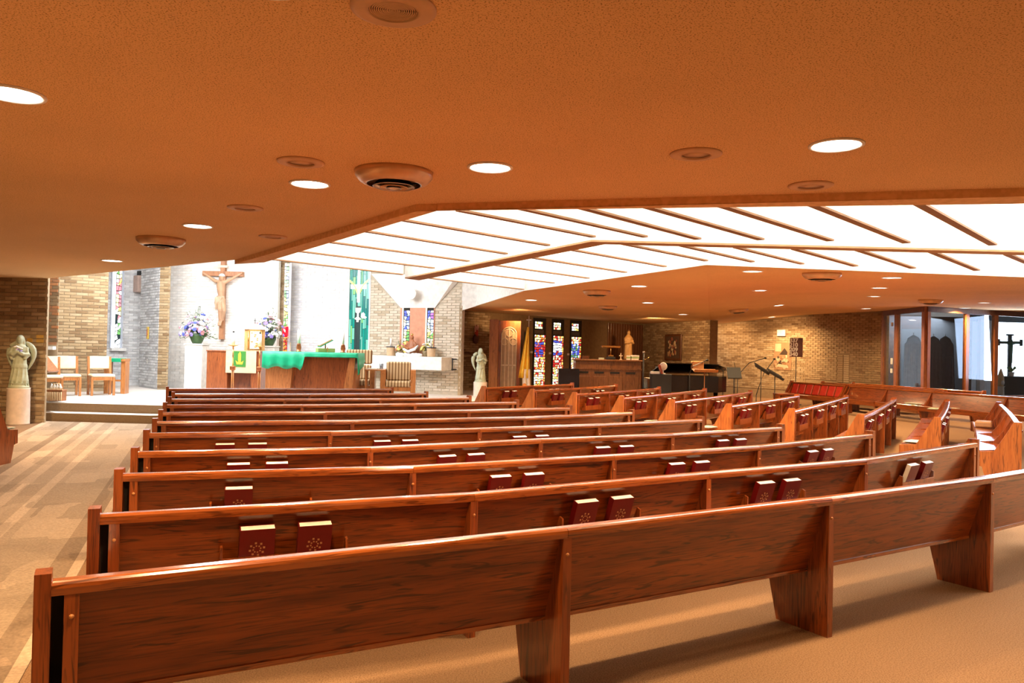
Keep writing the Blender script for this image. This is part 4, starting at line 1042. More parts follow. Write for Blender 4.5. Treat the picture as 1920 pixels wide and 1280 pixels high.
# ambo with banner
q = dp(387, 700, 19.3); q2 = dp(487, 700, 19.3); z = dp(430, 657, 19.3).z
o = empty('ambo_table', ((q.x + q2.x) / 2, 19.3, PZ), 0, 'wide mahogany cabinet table with white runner and green banner, left of altar', 'table')
hw = (q2.x - q.x) / 2; H_ = z - PZ
MB().box(-hw, -hw + .52, 0, .7, 0, H_ - .03, bev=.006).build('left_pedestal', W_MAHOG, o)
MB().box(hw - .22, hw, 0, .7, 0, H_ - .03, bev=.006).build('right_pedestal', W_MAHOG, o)
MB().box(-hw + .52, hw - .22, .25, .7, 0, H_ - .03).build('back_panel', W_MAHOG, o)
MB().box(-hw - .01, hw + .01, -.02, .72, H_ - .03, H_, bev=.004).build('top', W_MAHOG, o)
x0, x1 = dp(424, 660, 19.27).x - o.location.x, dp(481, 660, 19.27).x - o.location.x
rn = MB().box(x0, x1, -.04, -.022, H_ - .55, H_ + .006).box(x0, x1, -.04, .5, H_, H_ + .008).build('banner_runner', mat('gold_linen', (.66, .52, .32), .8), None, o.location); tag(rn, 'cream linen runner hanging over the front of the mahogany table', 'cloth')
xm = (x0 + x1) / 2 - .03
gb = MB().box(xm - .15, xm + .15, -.05, -.041, H_ - .40, H_ - .01).build('green_banner', mat('banner_green', (.04, .22, .03), .8), rn)
b = MB(); zc = H_ - .34
b.prism([(xm - .10, zc + .10), (xm - .07, zc), (xm + .07, zc), (xm + .10, zc + .10), (xm + .05, zc + .06), (xm, zc + .10), (xm - .05, zc + .06)], -.056, -.05, 'Y')
b.box(xm - .035, xm + .035, -.057, -.05, zc + .09, zc + .26); b.prism([(xm - .035, zc + .26), (xm + .035, zc + .26), (xm + .01, zc + .32)], -.057, -.05, 'Y')
b.build('gold_emblem', mat('gold_thread', (.80, .50, .04), .5), gb)
for s in range(12): pass
# candle stands
def candle_stand(px, d, ztop, label):
    q = dp(px, 700, d); zt = dp(px, ztop, d).z; o = empty('candle_stand', (q.x, q.y, PZ), 0, label, 'candle stand', 'tall processional candle stands'); h = zt - PZ
    MB().lathe([(.15, 0), (.15, .02), (.05, .04), (.02, .06)], 20).build('base', M_BRASS, o)
    for k in range(3):
        a = k * 2.1; MB().tube([(.028 * math.cos(a), .028 * math.sin(a), .04), (.022 * math.cos(a), .022 * math.sin(a), h * .58)], .012, 8).build('leg', W_LIGHT, o)
    MB().box(-.055, .055, -.055, .055, h * .52, h * .60, bev=.01).build('collar', mat('copper', (.5, .17, .07), .3, .8), o)
    MB().tube([(0, 0, h * .6), (0, 0, h)], .016).build('shaft', M_BRASS, o)
    MB().lathe([(.02, h - .03), (.12, h), (.125, h + .008), (.02, h + .008)], 20).build('drip_pan', M_BRASS, o)
    MB().lathe([(.04, 0), (.038, .28), (.02, .285)], 16).build('wax_candle', mat('ivory_wax', (.9, .88, .8), .4), o, (0, 0, h + .008))
    MB().box(-.02, .02, -.006, .006, h + .30, h + .34).build('flame_cap', M_BLACKM, o)
candle_stand(436, 18.6, 647, 'tall brass and wood candle stand in front of the banner')
candle_stand(486, 18.6, 649, 'tall brass and wood candle stand at left end of altar')
# altar
ya = 17.9; za_ = dp(585, 661, ya).z; xl, xr = dp(496, 660, ya).x, dp(669, 660, ya).x
o = empty('altar', (xl, ya, PZ), 0, 'mahogany altar table covered by a green cloth', 'altar'); H_ = za_ - PZ; aw = xr - xl
MB().prism([(.02, 0), (.58, 0), (.66, H_ - .06), (.02, H_ - .06)], .05, .75, 'Y').build('left_block', wood('altar_front', (.16, .05, .012), (.36, .115, .028), (.46, .17, .05), 'Z', .4, .3), o)
MB().prism([(aw - .34, 0), (aw - .10, 0), (aw - .03, H_ - .06), (aw - .16, H_ - .06)], .0, .8, 'Y').build('right_leg', MATS['altar_front'], o)
MB().box(.58, aw - .2, .18, .7, 0, H_ - .06).build('centre_panel', W_MAHOG, o)
MB().box(0, aw, 0, .85, H_ - .06, H_, bev=.005).build('altar_top', W_MAHOG, o)
def cloth():
    b = MB(); nx = 60; rows_ = []
    x0, x1 = -.04, aw + .02
    def drop(t):
        x = t * aw
        if t < .43 * 1: return .36 + .03 * math.sin(t * 30) + (.10 * max(0, (t - .34)) / .09)
        return .10
    for i in range(nx + 1):
        t = i / nx; x = x0 + (x1 - x0) * t; dr = drop(t)
        if .405 < t < .44: dr = .30 + (.44 - t) * 3
        wv = .018 * math.sin(t * 52) if t < .45 else .006 * math.sin(t * 40)
        rows_.append([(x, .86, H_ + .012), (x, -.01, H_ + .012), (x, -.03, H_ - .0), (x, -.035 + wv * .4, H_ - dr * .4), (x, -.045 + wv, H_ - dr * .75), (x + .01 * math.sin(t * 40), -.05 + wv * 1.4, H_ - dr)])
    vs = [p for r in rows_ for p in r]; n = 6
    fs = [(i * n + j, (i + 1) * n + j, (i + 1) * n + j + 1, i * n + j + 1) for i in range(nx) for j in range(n - 1)]
    b.add(vs, fs, 0, True)
    # right end drop
    k = len(b.v); e = []
    for j in range(7):
        yy = -.05 + j * .15; e.append([(x1, yy, H_ + .012), (x1 + .02, yy, H_ - .2), (x1 + .03 + .02 * math.sin(j * 2), yy, H_ - .5 + .05 * j)])
    b.add([p for r in e for p in r], [(i * 3 + j, (i + 1) * 3 + j, (i + 1) * 3 + j + 1, i * 3 + j + 1) for i in range(6) for j in range(2)], 0, True)
    o2 = b.build('altar_cloth', M_GREEN, None, o.location); md = o2.modifiers.new('t', 'SOLIDIFY'); md.thickness = .006
    tag(o2, 'bright green satin cloth hanging unevenly over the altar', 'cloth')
cloth()
def on_altar(px, yo=.35): return (dp(px, 660, ya + yo).x, ya + yo, za_ + .016)
candle(on_altar(560, .3), 'white candle in copper holder at left of the altar top', .035, .33, 'copper', 'altar candles')
candle(on_altar(643, .3), 'white candle in copper holder at right end of altar', .028, .30, 'copper', 'altar candles')
q = on_altar(610, .4); o = empty('missal_stand', q, .5, 'open missal on slanted stand standing on a green box on the altar', 'book stand')
MB().box(-.20, .20, -.12, .12, 0, .09, bev=.005).build('green_box', mat('olive_box', (.30, .34, .10), .6), o)
def tilt(b, a, z): return Matrix.Translation((0, 0, z)) @ Matrix.Rotation(a, 4, 'Y')
MB().box(-.17, .17, -.13, .13, 0, .015, M=tilt(0, -.5, .20)).build('book_rest', M_GREEN, o)
bk = MB().box(-.16, .16, -.12, .12, .017, .045, M=tilt(0, -.5, .20), bev=.004).build('missal', mat('tan_leather', (.60, .33, .16), .6), o)
MB().box(-.15, .15, -.11, .11, .046, .056, M=tilt(0, -.5, .20)).build('missal_pages', M_PAGE, bk)
MB().tube([(0, 0, .09), (0, 0, .2)], .015).build('prop', M_BRASS, o)
MB().box(-.008, .008, -.18, -.17, .0, .12).box(-.03, .03, -.18, -.17, .07, .085).build('altar_cross', M_BRASS, o)
# red sanctuary lamp
wl = WF.hit(533, 622); q = WF.w(wl[0] + .12, wl[1], .3)
o = empty('sanctuary_lamp', q, WF.rz, 'red glass sanctuary lamp on gold bracket beside the strip window', 'lamp')
MB().lathe([(.05, 0), (.085, .02), (.09, .28), (.085, .29)], 16).build('red_glass', glass('lamp_red', (.75, .0, .02), .9), o, (0, 0, -.14))
MB().lathe([(.10, 0), (.10, .03), (.05, .05)], 16).build('gold_cup', M_BRASS, o, (0, 0, -.19))
MB().tube([(0, 0, -.17), (0, .15, -.28), (0, .3, -.28)], .014).build('bracket', M_BRASS, o)
MB().box(-.09, .09, .0, .03, -.62, -.3, bev=.005).build('gold_plaque', M_CREAM, o, (0, .25, 0))

# ------------------------------------------------------------------ chairs
STRIPE = bpy.data.materials.new('striped_fabric'); STRIPE.use_nodes = True
nt = STRIPE.node_tree; tc = nt.nodes.new('ShaderNodeTexCoord'); wv = nt.nodes.new('ShaderNodeTexWave'); wv.inputs['Scale'].default_value = 4.2; wv.bands_direction = 'X'
rp = nt.nodes.new('ShaderNodeValToRGB'); rp.color_ramp.elements[0].color = (.24, .13, .05, 1); rp.color_ramp.elements[1].color = (.66, .50, .28, 1); rp.color_ramp.elements[0].position = .25
nt.links.new(tc.outputs['Object'], wv.inputs['Vector']); nt.links.new(wv.outputs[0], rp.inputs[0]); nt.links.new(rp.outputs[0], nt.nodes['Principled BSDF'].inputs['Base Color']); nt.nodes['Principled BSDF'].inputs['Roughness'].default_value = .8
def armchair(loc, rz, label, high):
    o = empty('striped_armchair', loc, rz, label, 'chair', 'striped sanctuary chairs')
    for s in (-1, 1):
        MB().box(s * .36 - .06, s * .36 + .06, -.32, .30, 0, .74, bev=.01).build('arm_panel', W_LIGHT, o)
    MB().box(-.30, .30, -.28, -.24, .22, .32, bev=.004).build('front_rail', W_LIGHT, o)
    MB().box(-.30, .30, -.30, .26, .32, .46, bev=.03).build('seat_cushion', STRIPE, o)
    b = MB().box(-.30, .30, .16, .28, .46, .92 if not high else .82, bev=.03).build('back_cushion', STRIPE, o)
    if high: MB().box(-.32, .32, .17, .29, .84, 1.20, bev=.03).build('upper_back_cushion', STRIPE, o)
q = dp(747, 700, 18.9); armchair((q.x, q.y, PZ), .12, 'low striped armchair with solid oak sides below the stone shelf', False)
q = dp(672, 700, 19.3); armchair((q.x, q.y, PZ), .12, 'high backed striped presider chair partly behind the altar', True)
q = dp(703, 700, 18.7); zt = dp(703, 692, 18.7).z
o = empty('side_table', (q.x, q.y, PZ), .1, 'small slim wooden side table between the striped chairs', 'table'); h = zt - PZ
MB().box(-.24, .24, -.2, .2, h - .03, h, bev=.004).build('table_top', W_LIGHT, o)
for sx in (-1, 1):
    for sy in (-1, 1): MB().box(sx * .2 - .018, sx * .2 + .018, sy * .16 - .018, sy * .16 + .018, 0, h - .03).build('leg', W_LIGHT, o)
tag(MB().box(-.13, .10, -.1, .1, 0, .02, bev=.003).build('folded_papers', M_PAGE, None, (q.x - .06, q.y, zt + .001), .2), 'white papers lying on the slim side table', 'papers')
tag(MB().lathe([(.04, 0), (.05, .14), (.045, .14), (.036, .01)], 16).build('water_glass', mat('clear_glass', (.8, .9, 1), .05, trans=.8), None, (q.x + .16, q.y - .05, zt + .001)), 'clear water glass on the slim side table', 'glass')

def cream_chair(loc, rz, label):
    o = empty('cream_chair', loc, rz, label, 'chair', 'cream padded oak chairs along the brick wall')
    for sx in (-1, 1):
        MB().box(sx * .23 - .025, sx * .23 + .025, -.26, -.19, 0, .43, bev=.004).build('leg', W_LIGHT, o)
        MB().prism([(.19, 0), (.26, 0), (.26, .43), (.33, .90), (.27, .90), (.19, .43)], sx * .23 - .025, sx * .23 + .025, 'X').build('leg', W_LIGHT, o)
        MB().box(sx * .23 - .015, sx * .23 + .015, -.2, .2, .36, .43).build('side_rail', W_LIGHT, o)
    MB().box(-.20, .20, -.25, -.22, .36, .43).build('front_rail', W_LIGHT, o)
    MB().box(-.25, .25, -.26, .22, .43, .50, bev=.025).build('seat', M_CREAM, o)
    b = MB().box(-.215, .215, -.03, .03, -.15, .15, bev=.015).build('backrest', M_CREAM, o, (0, .275, .76)); b.rotation_euler = (-.15, 0, 0)
for k, (px, d, lb) in enumerate(((91, 17.0, 'cream padded chair behind the slanted lectern, first from left'), (126, 17.75, 'cream padded chair in the middle of the three by the brick wall'), (190, 18.2, 'cream padded chair nearest the green topped table'))):
    q = dp(px, 700, d); cream_chair((q.x, q.y, PZ), PI / 4 * .85, lb)
q = dp(219, 700, 18.9); zt = dp(219, 672, 18.9).z; h = zt - PZ
o = empty('credence_table', (q.x, q.y, PZ), .15, 'small oak table with green cloth at the right of cream chairs', 'table')
for sx in (-1, 1): MB().box(sx * .19 - .05, sx * .19 + .05, -.15, .15, 0, h - .06, bev=.005).build('side_panel', W_LIGHT, o)
MB().box(-.14, .14, -.12, .12, .3, .34).build('shelf', W_LIGHT, o)
MB().box(-.24, .24, -.2, .2, h - .06, h - .002).build('top', W_LIGHT, o)
tag(MB().box(-.245, .15, -.205, .205, -.08, .006, bev=.004).build('green_cloth', M_GREEN, None, (q.x, q.y, zt + .001), .15), 'green cloth laid over the small oak table', 'cloth')
# lectern at left
q = dp(90, 700, 16.2); o = empty('slanted_lectern', (q.x, q.y, PZ), 0, 'oak reading stand with slanted board at the brick wall corner', 'lectern')
z0 = dp(90, 685, 16.2).z - PZ
MB().box(-.26, .17, -.2, .2, -.02, .02, M=Matrix.Translation((0, 0, z0)) @ Matrix.Rotation(.86, 4, 'Y'), bev=.004).build('board', wood('lectern_oak', (.08, .02, .006), (.30, .10, .03), (.40, .16, .05), 'X', .4, .3), o)
MB().box(-.16, -.12, -.02, .02, 0, z0 + .05).build('post', M_BLACKM, o); MB().box(-.30, .0, -.15, .15, 0, .03).build('foot', M_BLACKM, o)
# basket
q = at(106, 751, PZ); o = empty('wicker_basket', (q.x, q.y, PZ), .1, 'striped wicker basket at the platform edge', 'basket')
b = MB(); b.box(-.15, .15, -.1, .1, 0, .20); b.build('basket_body', mat('wicker_brown', (.30, .11, .035), .7), o)
M_WL = mat('wicker_light', (.85, .64, .36), .7)
for k in range(9): MB().tube([(-.135 + k * .034, -.105, .01), (-.14 + k * .0345, -.107, .19)], .010, 6).build('slat', M_WL, o)
MB().box(-.16, .16, -.11, .11, .20, .235, bev=.01).build('rim', mat('wicker_brown', (0, 0, 0)), o)
for k in range(10): MB().box(-.15 + k * .032, -.137 + k * .032, -.113, -.1, .235, .27).build('rim_peg', M_WL, o)
MB().tube([(-.13, 0, .235), (-.06, 0, .36), (.04, 0, .36), (.10, 0, .235)], .008, 6).build('handle', M_WL, o)
for k, lb in enumerate(('leftmost', 'second', 'third', 'rightmost')):
    g = MB().lathe([(.006, 0), (.03, .015), (.035, .045), (.02, .075), (.01, .11), (.004, .12)], 12).build('white_gourd', M_STONE, None, (q.x - .11 + k * .06, q.y + .0, PZ + .24)); tag(g, '%s of the small white bulbs standing in the basket' % lb, 'ornament', 'white bulbs in basket')
# wall bits in the sanctuary
h_ = WC.hit(250, 550); o = wall_empty('wall_speaker', WC, WC.hit(257, 530)[0], WC.hit(257, 548)[1], 'tan speaker box high on the grey brick wall by the pier', 'speaker', .0)
MB().box(-.12, .12, -.3, -.02, 0, .48, bev=.01).build('cabinet', mat('tan_box', (.50, .36, .30), .6), o); MB().box(-.02, .12, -.2, -.02, .48, .62).build('bracket', M_BLACKM, o)
u_, z_ = WD.hit(279, 624); o = wall_empty('gold_icon', WD, u_, z_, 'small gold framed icon on the grey brick pier', 'plaque')
MB().box(-.07, .07, -.045, -.016, -.17, .17, bev=.008).build('gold_frame', mat('gold_leaf', (.75, .48, .05), .4), o); MB().box(-.03, .03, -.05, -.045, -.10, .1).build('red_figure', mat('icon_red', (.55, .12, .06), .5), o)
u_, z_ = WD.hit(277, 677); o = wall_empty('wall_socket', WD, u_, z_, 'small socket plate low on the grey pier', 'socket')
MB().box(-.035, .035, -.022, -.015, -.06, .06).build('plate', M_STONE, o)
for s in (-1, 1): MB().box(-.012, .012, -.025, -.022, s * .025 - .01, s * .025 + .01).build('outlet', M_BLACKM, o)
u_, z_ = WJ.hit(889, 635); o = wall_empty('wall_niche_figure', WJ, u_, z_, 'small pink and red figure in dark round holder on brick wall', 'ornament')
b = MB(); b.ball((0, -.08, 0), (.12, .07, .16), 0, 14, 8); b.build('dark_bowl', mat('oxblood', (.10, .02, .015), .35), o)
b = MB(); b.tube([(0, -.08, .05), (.01, -.09, .2), (.03, -.09, .28)], [.06, .05, .03]); b.build('red_robe', mat('robe_red', (.55, .06, .04), .6), o)
b = MB(); b.ball((.0, -.09, .33), (.05, .04, .06)); b.tube([(-.04, -.09, .22), (-.06, -.09, .34), (-.02, -.09, .44)], [.03, .02, .012]); b.tube([(.04, -.09, .24), (.07, -.09, .36), (.06, -.09, .44)], [.03, .02, .012]); b.build('pink_figure', mat('porcelain_pink', (.75, .42, .38), .5), o)
for (px, py) in ((866, 656), (874, 661)):
    u_, z_ = WJ.hit(px, py); MB().box(u_ - .13, u_ + .13, -.02, -.013, z_ - .035, z_ + .035).build('dark_brick', MATS['brick_brown_d'], WJ.o)

# ------------------------------------------------------------------ far wall
q = dp(917, 650, 22.6); o = empty('confessional_cabinet', (q.x, 22.6, 0), 0, 'tall orange oak confessional cabinet with arched cream lattice door', 'cabinet')
cw = dp(976, 650, 22.6).x - q.x; chh = dp(945, 599, 22.6).z; xd = dp(934, 650, 22.6).x - q.x
MB().box(0, xd, .0, .8, 0, chh, bev=.01).build('side_panel', W_LIGHT, o)
MB().box(xd, cw, .03, .8, 0, chh - .03, bev=.01).build('front_frame', W_MAHOG, o)
dw = cw - xd - .22; dh = chh - .22; M_LAT = mat('tan_screen', (.42, .27, .15), .8)
def arch(x0, x1, z0, z1):
    r = (x1 - x0) / 2; c = x0 + r; p = [(x0, z0), (x1, z0)]
    for k in range(13):
        a = PI * k / 12; p.append((c + r * math.cos(a), z1 - r + r * math.sin(a)))
    return p
dr = MB().prism(arch(xd + .10, xd + .10 + dw, .05, dh), .0, .03, 'Y').build('arched_door', M_LAT, o)
M_CR = mat('cream_lattice', (.70, .52, .32), .6); x0 = xd + .10
b = MB()
for k in range(5): xx = x0 + dw * k / 4; b.box(xx - .012, xx + .012, -.02, 0, .05, dh - (.30 if k in (0, 4) else .12 if k != 2 else .02))
b.box(x0, x0 + dw, -.02, 0, 1.15, 1.19)
for (cx_, cz_, r_) in ((x0 + dw * .5, dh - .16, .11), (x0 + dw * .2, dh - .42, .10), (x0 + dw * .8, dh - .42, .10)):
    pts = [(cx_ + r_ * math.cos(a * PI / 8), -.012, cz_ + r_ * math.sin(a * PI / 8)) for a in range(17)]; b.tube(pts, .012, 6)
pts = [(p[0], -.012, p[1]) for p in arch(x0, x0 + dw, .05, dh)]; b.tube(pts + pts[:1], .016, 6)
b.build('lattice', M_CR, dr)
# picture beside the cabinet
W_FR = W_DARK
u_, z_ = WJ.hit(984, 648); o = wall_empty('portrait', WJ, u_, z_, 'dark framed portrait half hidden behind the flag', 'picture', .03)
MB().box(-.18, .18, -.04, 0, -.45, .5, bev=.01).build('frame', W_FR, o); MB().box(-.14, .14, -.045, -.04, -.40, .45).build('dark_canvas', mat('portrait_dark', (.03, .025, .02), .6), o)
MB().ball((0, -.045, .12), (.07, .015, .10)).build('painted_face', mat('portrait_skin', (.45, .22, .12), .6), o); MB().ball((0, -.045, -.15), (.12, .012, .2)).build('painted_coat', mat('portrait_coat', (.05, .05, .07), .6), o)
# flag
q = dp(987, 700, 21.8); zt = dp(990, 592, 21.8).z
o = empty('flag_on_pole', (q.x, q.y, 0), 0, 'yellow and white flag on a pole topped by a cross', 'flag')
MB().tube([(0, 0, 0), (.04, 0, zt - .3)], .018).build('pole', M_STEEL, o); MB().lathe([(.18, 0), (.18, .03), (.03, .06)], 20).build('base', M_BRASS, o)
MB().box(.03, .05, -.01, .01, zt - .3, zt).box(-.03, .11, -.01, .01, zt - .13, zt - .10).build('cross_finial', M_STEEL, o)
def flagpart(nm, x0t, x1t, x0b, x1b, z1, z0, m):
    b = MB(); n = 14; vs = []; 
    for j in range(9):
        t = j / 8
        for i in range(n + 1):
            s = i / n; x = (x0t + (x1t - x0t) * s) * (1 - t) + (x0b + (x1b - x0b) * s) * t
            vs.append((x, -.04 + .03 * math.sin(s * 14) * (.4 + t), z1 + (z0 - z1) * t))
    b.add(vs, [(j * (n + 1) + i, j * (n + 1) + i + 1, (j + 1) * (n + 1) + i + 1, (j + 1) * (n + 1) + i) for j in range(8) for i in range(n)], 0, True)
    f = b.build(nm, m, o); f.modifiers.new('s', 'SOLIDIFY').thickness = .008
flagpart('yellow_cloth', -.0, .05, -.22, .10, zt - .32, zt - 1.75, mat('flag_yellow', (.85, .48, .03), .6))
flagpart('white_cloth', -.12, .10, -.10, .13, zt - 1.5, .35, mat('flag_white', (.78, .66, .52), .6))
b = MB(); b.ball((-.05, -.09, .62), (.06, .01, .07)); b.build('flag_badge', mat('badge_orange', (.75, .25, .04), .6), o)
# three stained windows
def palA(k):
    def f(u, v):
        if u > .82: return random.choice([G_R, G_O, G_Y])
        if k == 0 and .60 < v < .88: return random.choice([G_B, G_R, G_PK, G_R]) if v < .84 else G_B
        if k == 1 and .70 < v < .86: return G_W
        if k == 1 and .62 < v < .92: return random.choice([G_B, G_B, G_R])
        if k == 2 and .6 < v < .85: return random.choice([G_B, G_LB, G_G, G_B, G_W])
        if k == 1 and .42 < v < .62: return random.choice([G_R, G_W, G_R, G_P])
        return random.choice([G_P, G_W, G_Y, G_R, G_P, G_W, G_O])
    return f
for k, (xa, xb) in enumerate(((1001, 1021), (1036, 1055), (1070, 1088))):
    a = WJ.hit(xa, 625)[0]; b_ = WJ.hit(xb, 625)[0]; zt1 = WJ.hit(xa, 602 + k * 2)[1]; zt0 = WJ.hit(xa, 616 + k * 2)[1]; z1 = WJ.hit(xa, 627 + k * 2)[1]
    o = wall_empty('nave_stained_window', WJ, a, .3, ['first stained glass window of three, next to the yellow flag', 'middle of three stained glass windows, with a white square', 'third stained glass window, partly behind the dark organ box'][k], 'window', .0, 'three tall stained glass windows')
    ww = b_ - a
    MB().box(-.05, ww + .05, -.02, 0, 0, zt1 - .3 + .12).build('dark_surround', M_SHADOW, o)
    stained(o, 'glass_shards', ww, z1 - .3, palA(k), (0, -.02, 0), .085, -.03)
    MB().box(0, ww * .85, -.035, -.02, z1 - .3 + .03, zt0 - .33).build('grey_panel', mat('grey_panel', (.12, .10, .09), .7), o)
    stained(o, 'upper_glass_shards', ww * .7, zt1 - zt0, pick(G_W, G_P, G_R, G_W, G_Y), (0, -.02, zt0 - .3), .085, -.03)
    u_ = WJ.hit(xa - 5, 660 + k * 2); p = wall_empty('window_number_plate', WJ, u_[0], u_[1], 'small pale plate on wall left of the %s stained window' % ['first', 'second', 'third'][k], 'plaque', .0, 'wall plates')
    MB().box(-.06, .06, -.022, -.001, -.035, .035, bev=.004).build('plate', M_STONE, p)
# wooden reredos with Joseph statue
a = WJ.hit(1138, 640)[0]; b_ = WJ.L
o = wall_empty('slatted_wood_panel', WJ, a, 0, 'vertical slatted reddish wood wall panel behind the saint statue', 'panel')
n = 14; sw_ = (b_ - a) / n
for k in range(n): MB().box(k * sw_ + .01, (k + 1) * sw_ - .01, -.05, 0, 0, CZ - .06, bev=.008).build('slat', wood('red_slat', (.05, .015, .005), (.16, .055, .018), (.20, .075, .025), 'Z', .5, .1) if 'red_slat' not in MATS else MATS['red_slat'], o)
q = dp(1178, 650, 28.0); zt = dp(1178, 619, 28.0).z; zb = zt - 1.05
o = empty('saint_statue', (q.x, q.y, zb), .3, 'tan carved saint statue against the slatted wood panel', 'statue')
M_TANF = mat('honey_carving', (.50, .28, .10), .5)
b = MB(); b.lathe([(.17, 0), (.17, .06), (.15, .3), (.14, .6), (.16, .78), (.09, .86), (.05, .9)], 16, sy=.7); drapery(b, .7, .15, .10, 9); b.ball((0, -.01, .96), (.065, .07, .085)); b.tube([(-.13, 0, .76), (-.16, -.08, .58), (0, -.14, .60)], [.05, .05, .03]); b.tube([(.13, 0, .76), (.17, -.06, .58), (.04, -.14, .64)], [.05, .05, .03])
b.build('body', M_TANF, o, remesh=.015)
MB().ball((0, .02, .985), (.078, .078, .09)).build('hair', W_DARK, o)
MB().box(-.2, .2, -.15, .3, -.06, 0).build('bracket', W_DARK, o)
pb = MB().box(-.2, .2, -.15, .2, 0, zb - .06).build('statue_plinth', W_DARK, None, (q.x, q.y, 0), .3); tag(pb, 'dark wooden plinth carrying the saint statue', 'plinth')
# organ console
q = dp(1079, 700, 23.0); cw = dp(1202, 700, 23.0).x - q.x; h = dp(1140, 674, 23.0).z
o = empty('organ_console', (q.x, 23.0, 0), 0, 'broad brown wooden organ console screen behind the angled pews', 'organ')
W_ORG = wood('organ_wood', (.06, .02, .006), (.20, .075, .02), (.27, .11, .035), 'Z', .4, .3)
MB().box(0, cw, 0, .9, 0, h - .05).build('case', W_ORG, o); MB().box(-.04, cw + .04, -.05, .95, h - .05, h, bev=.01).build('top', W_ORG, o)
MB().box(-.02, cw + .02, -.03, 0, h - .30, h - .26).build('moulding', W_ORG, o)
for k in range(4): MB().box(.10 + k * cw / 4.2, .38 + k * cw / 4.2, -.012, 0, h - .42, h - .36).build('slot', M_SHADOW, o)
for k in range(4): MB().box(.06 + k * cw / 4.1, k * cw / 4.1 + cw / 4.4, -.015, 0, .1, h - .5, bev=.005).build('front_panel', W_ORG, o)
def on_org(px, yo=.3): return (dp(px, 670, 23.0 + yo).x, 23.0 + yo, h + .001)
lq = on_org(1145); l_ = empty('organ_lamp', lq, .05, 'brass reading lamp with flat shade on the organ', 'lamp')
MB().box(-.13, .13, -.09, .09, 0, .08, bev=.01).build('base', M_BLACKM, l_); MB().box(-.08, .08, -.06, .06, .08, .14, bev=.02).build('mount', M_BRASS, l_); MB().tube([(0, 0, .14), (.0, 0, .38)], .012).build('stem', M_BRASS, l_); MB().box(-.29, .29, -.06, .06, .36, .42, bev=.02).build('shade', M_BRASS, l_)
cq = on_org(1164); c_ = MB().box(-.012, .012, -.008, .008, 0, .2).box(-.05, .05, -.008, .008, .11, .135).box(-.04, .04, -.03, .03, 0, .02).build('small_cross', M_CREAM, None, cq); tag(c_, 'small cream standing cross on the organ beside the lamp', 'cross')
for k, (px, wd, hh, lb) in enumerate(((1178, .12, .14, 'small white box on the organ, right of the little cross'), (1190, .22, .15, 'cream ledger books at the right end of the organ'), (1098, .2, .1, 'dark sheet music pile on the left end of organ'), (1128, .16, .05, 'thin papers on the organ left of the lamp'))):
    qq = on_org(px); e_ = empty('music_books', qq, random.uniform(-.2, .2), lb, 'books', 'things lying on the organ')
    for j in range(3): MB().box(-wd / 2, wd / 2, -.1, .1, hh * j / 3 + .001, hh * (j + 1) / 3 - .002, bev=.003).build('book', [M_PAGE, mat('leaflet_green', (0, 0, 0)), M_STONE][j] if k != 2 else W_DARK, e_, (random.uniform(-.01, .01), 0, 0))
bx = dp(1067, 700, 22.5); b_ = MB().box(-.30, .30, 0, .4, 0, dp(1067, 691, 22.5).z, bev=.01).build('speaker_cabinet', M_BLACK, None, (bx.x, bx.y, 0)); tag(b_, 'black box cabinet between stained window and organ', 'cabinet')
# dark pole by the organ
q = dp(1206, 700, 22.9); zt = dp(1206, 660, 22.9).z; o = empty('microphone_pole', (q.x, q.y, 0), 0, 'black upright stand with a ball tip at the organ corner', 'stand')
MB().tube([(0, 0, .03), (0, 0, zt - .03)], .022).build('pole', M_BLACKM, o); MB().ball((0, 0, zt), .035).build('tip', M_STEEL, o); MB().lathe([(.15, 0), (.15, .02), (.03, .03)], 18).build('foot', M_BLACKM, o); MB().tube([(0, 0, zt - .25), (.16, 0, zt - .15)], .01).build('arm', M_BRASS, o)
# framed picture
u_, z_ = WK.hit(1264, 651); o = wall_empty('framed_picture', WK, u_, z_, 'dark framed religious picture on the brown wall above the piano', 'picture', .0)
pw = (WK.hit(1280, 650)[0] - WK.hit(1249, 650)[0]) / 2; phh = (WK.hit(1264, 626)[1] - WK.hit(1264, 675)[1]) / 2
MB().box(-pw, pw, -.07, -.015, -phh, phh, bev=.015).build('frame', W_DARK, o); MB().box(-pw + .10, pw - .10, -.075, -.07, -phh + .08, phh - .08).build('canvas', mat('old_canvas', (.09, .05, .03), .5), o)
random.seed(21); b = MB()
for k in range(26):
    b.ball((random.uniform(-.7, .7) * pw * .75, -.075, random.uniform(-.8, .8) * phh * .8), (random.uniform(.03, .09), .006, random.uniform(.03, .10)), k % 3, 7, 5)
b.build('painted_figures', [mat('paint_tan', (.42, .25, .12), .6), mat('paint_red', (.28, .08, .04), .6), mat('paint_cream', (.55, .42, .26), .6)], o)
# white box and poster
u_, z_ = WS.hit(1467, 624); o = wall_empty('white_wall_box', WS, u_, z_, 'white rectangular box high on the lit brick wall', 'box'); MB().box(-.17, .17, -.1, -.015, -.12, .12, bev=.01).build('cover', M_WHITE, o)
MB().box(-.02, .02, -.104, -.1, -.02, .02).build('indicator', M_STONE, o)
a = WS.hit(1452, 693); c = WS.hit(1485, 642); o = wall_empty('photo_poster', WS, (a[0] + c[0]) / 2, (a[1] + c[1]) / 2, 'large brown and white photo poster on the lit brick wall', 'poster')
hw, hz = (c[0] - a[0]) / 2, (c[1] - a[1]) / 2; b = MB(); b.box(-hw, hw, -.03, -.015, -hz, hz); pb = b.build('poster_sheet', mat('poster_base', (.36, .20, .10), .5), o)
b = MB(); mt = [mat('print_cream', (.60, .44, .28), .5), mat('print_dark', (.06, .035, .02), .5), mat('print_brown', (.32, .16, .07), .5), mat('print_light', (.50, .32, .17), .5)]
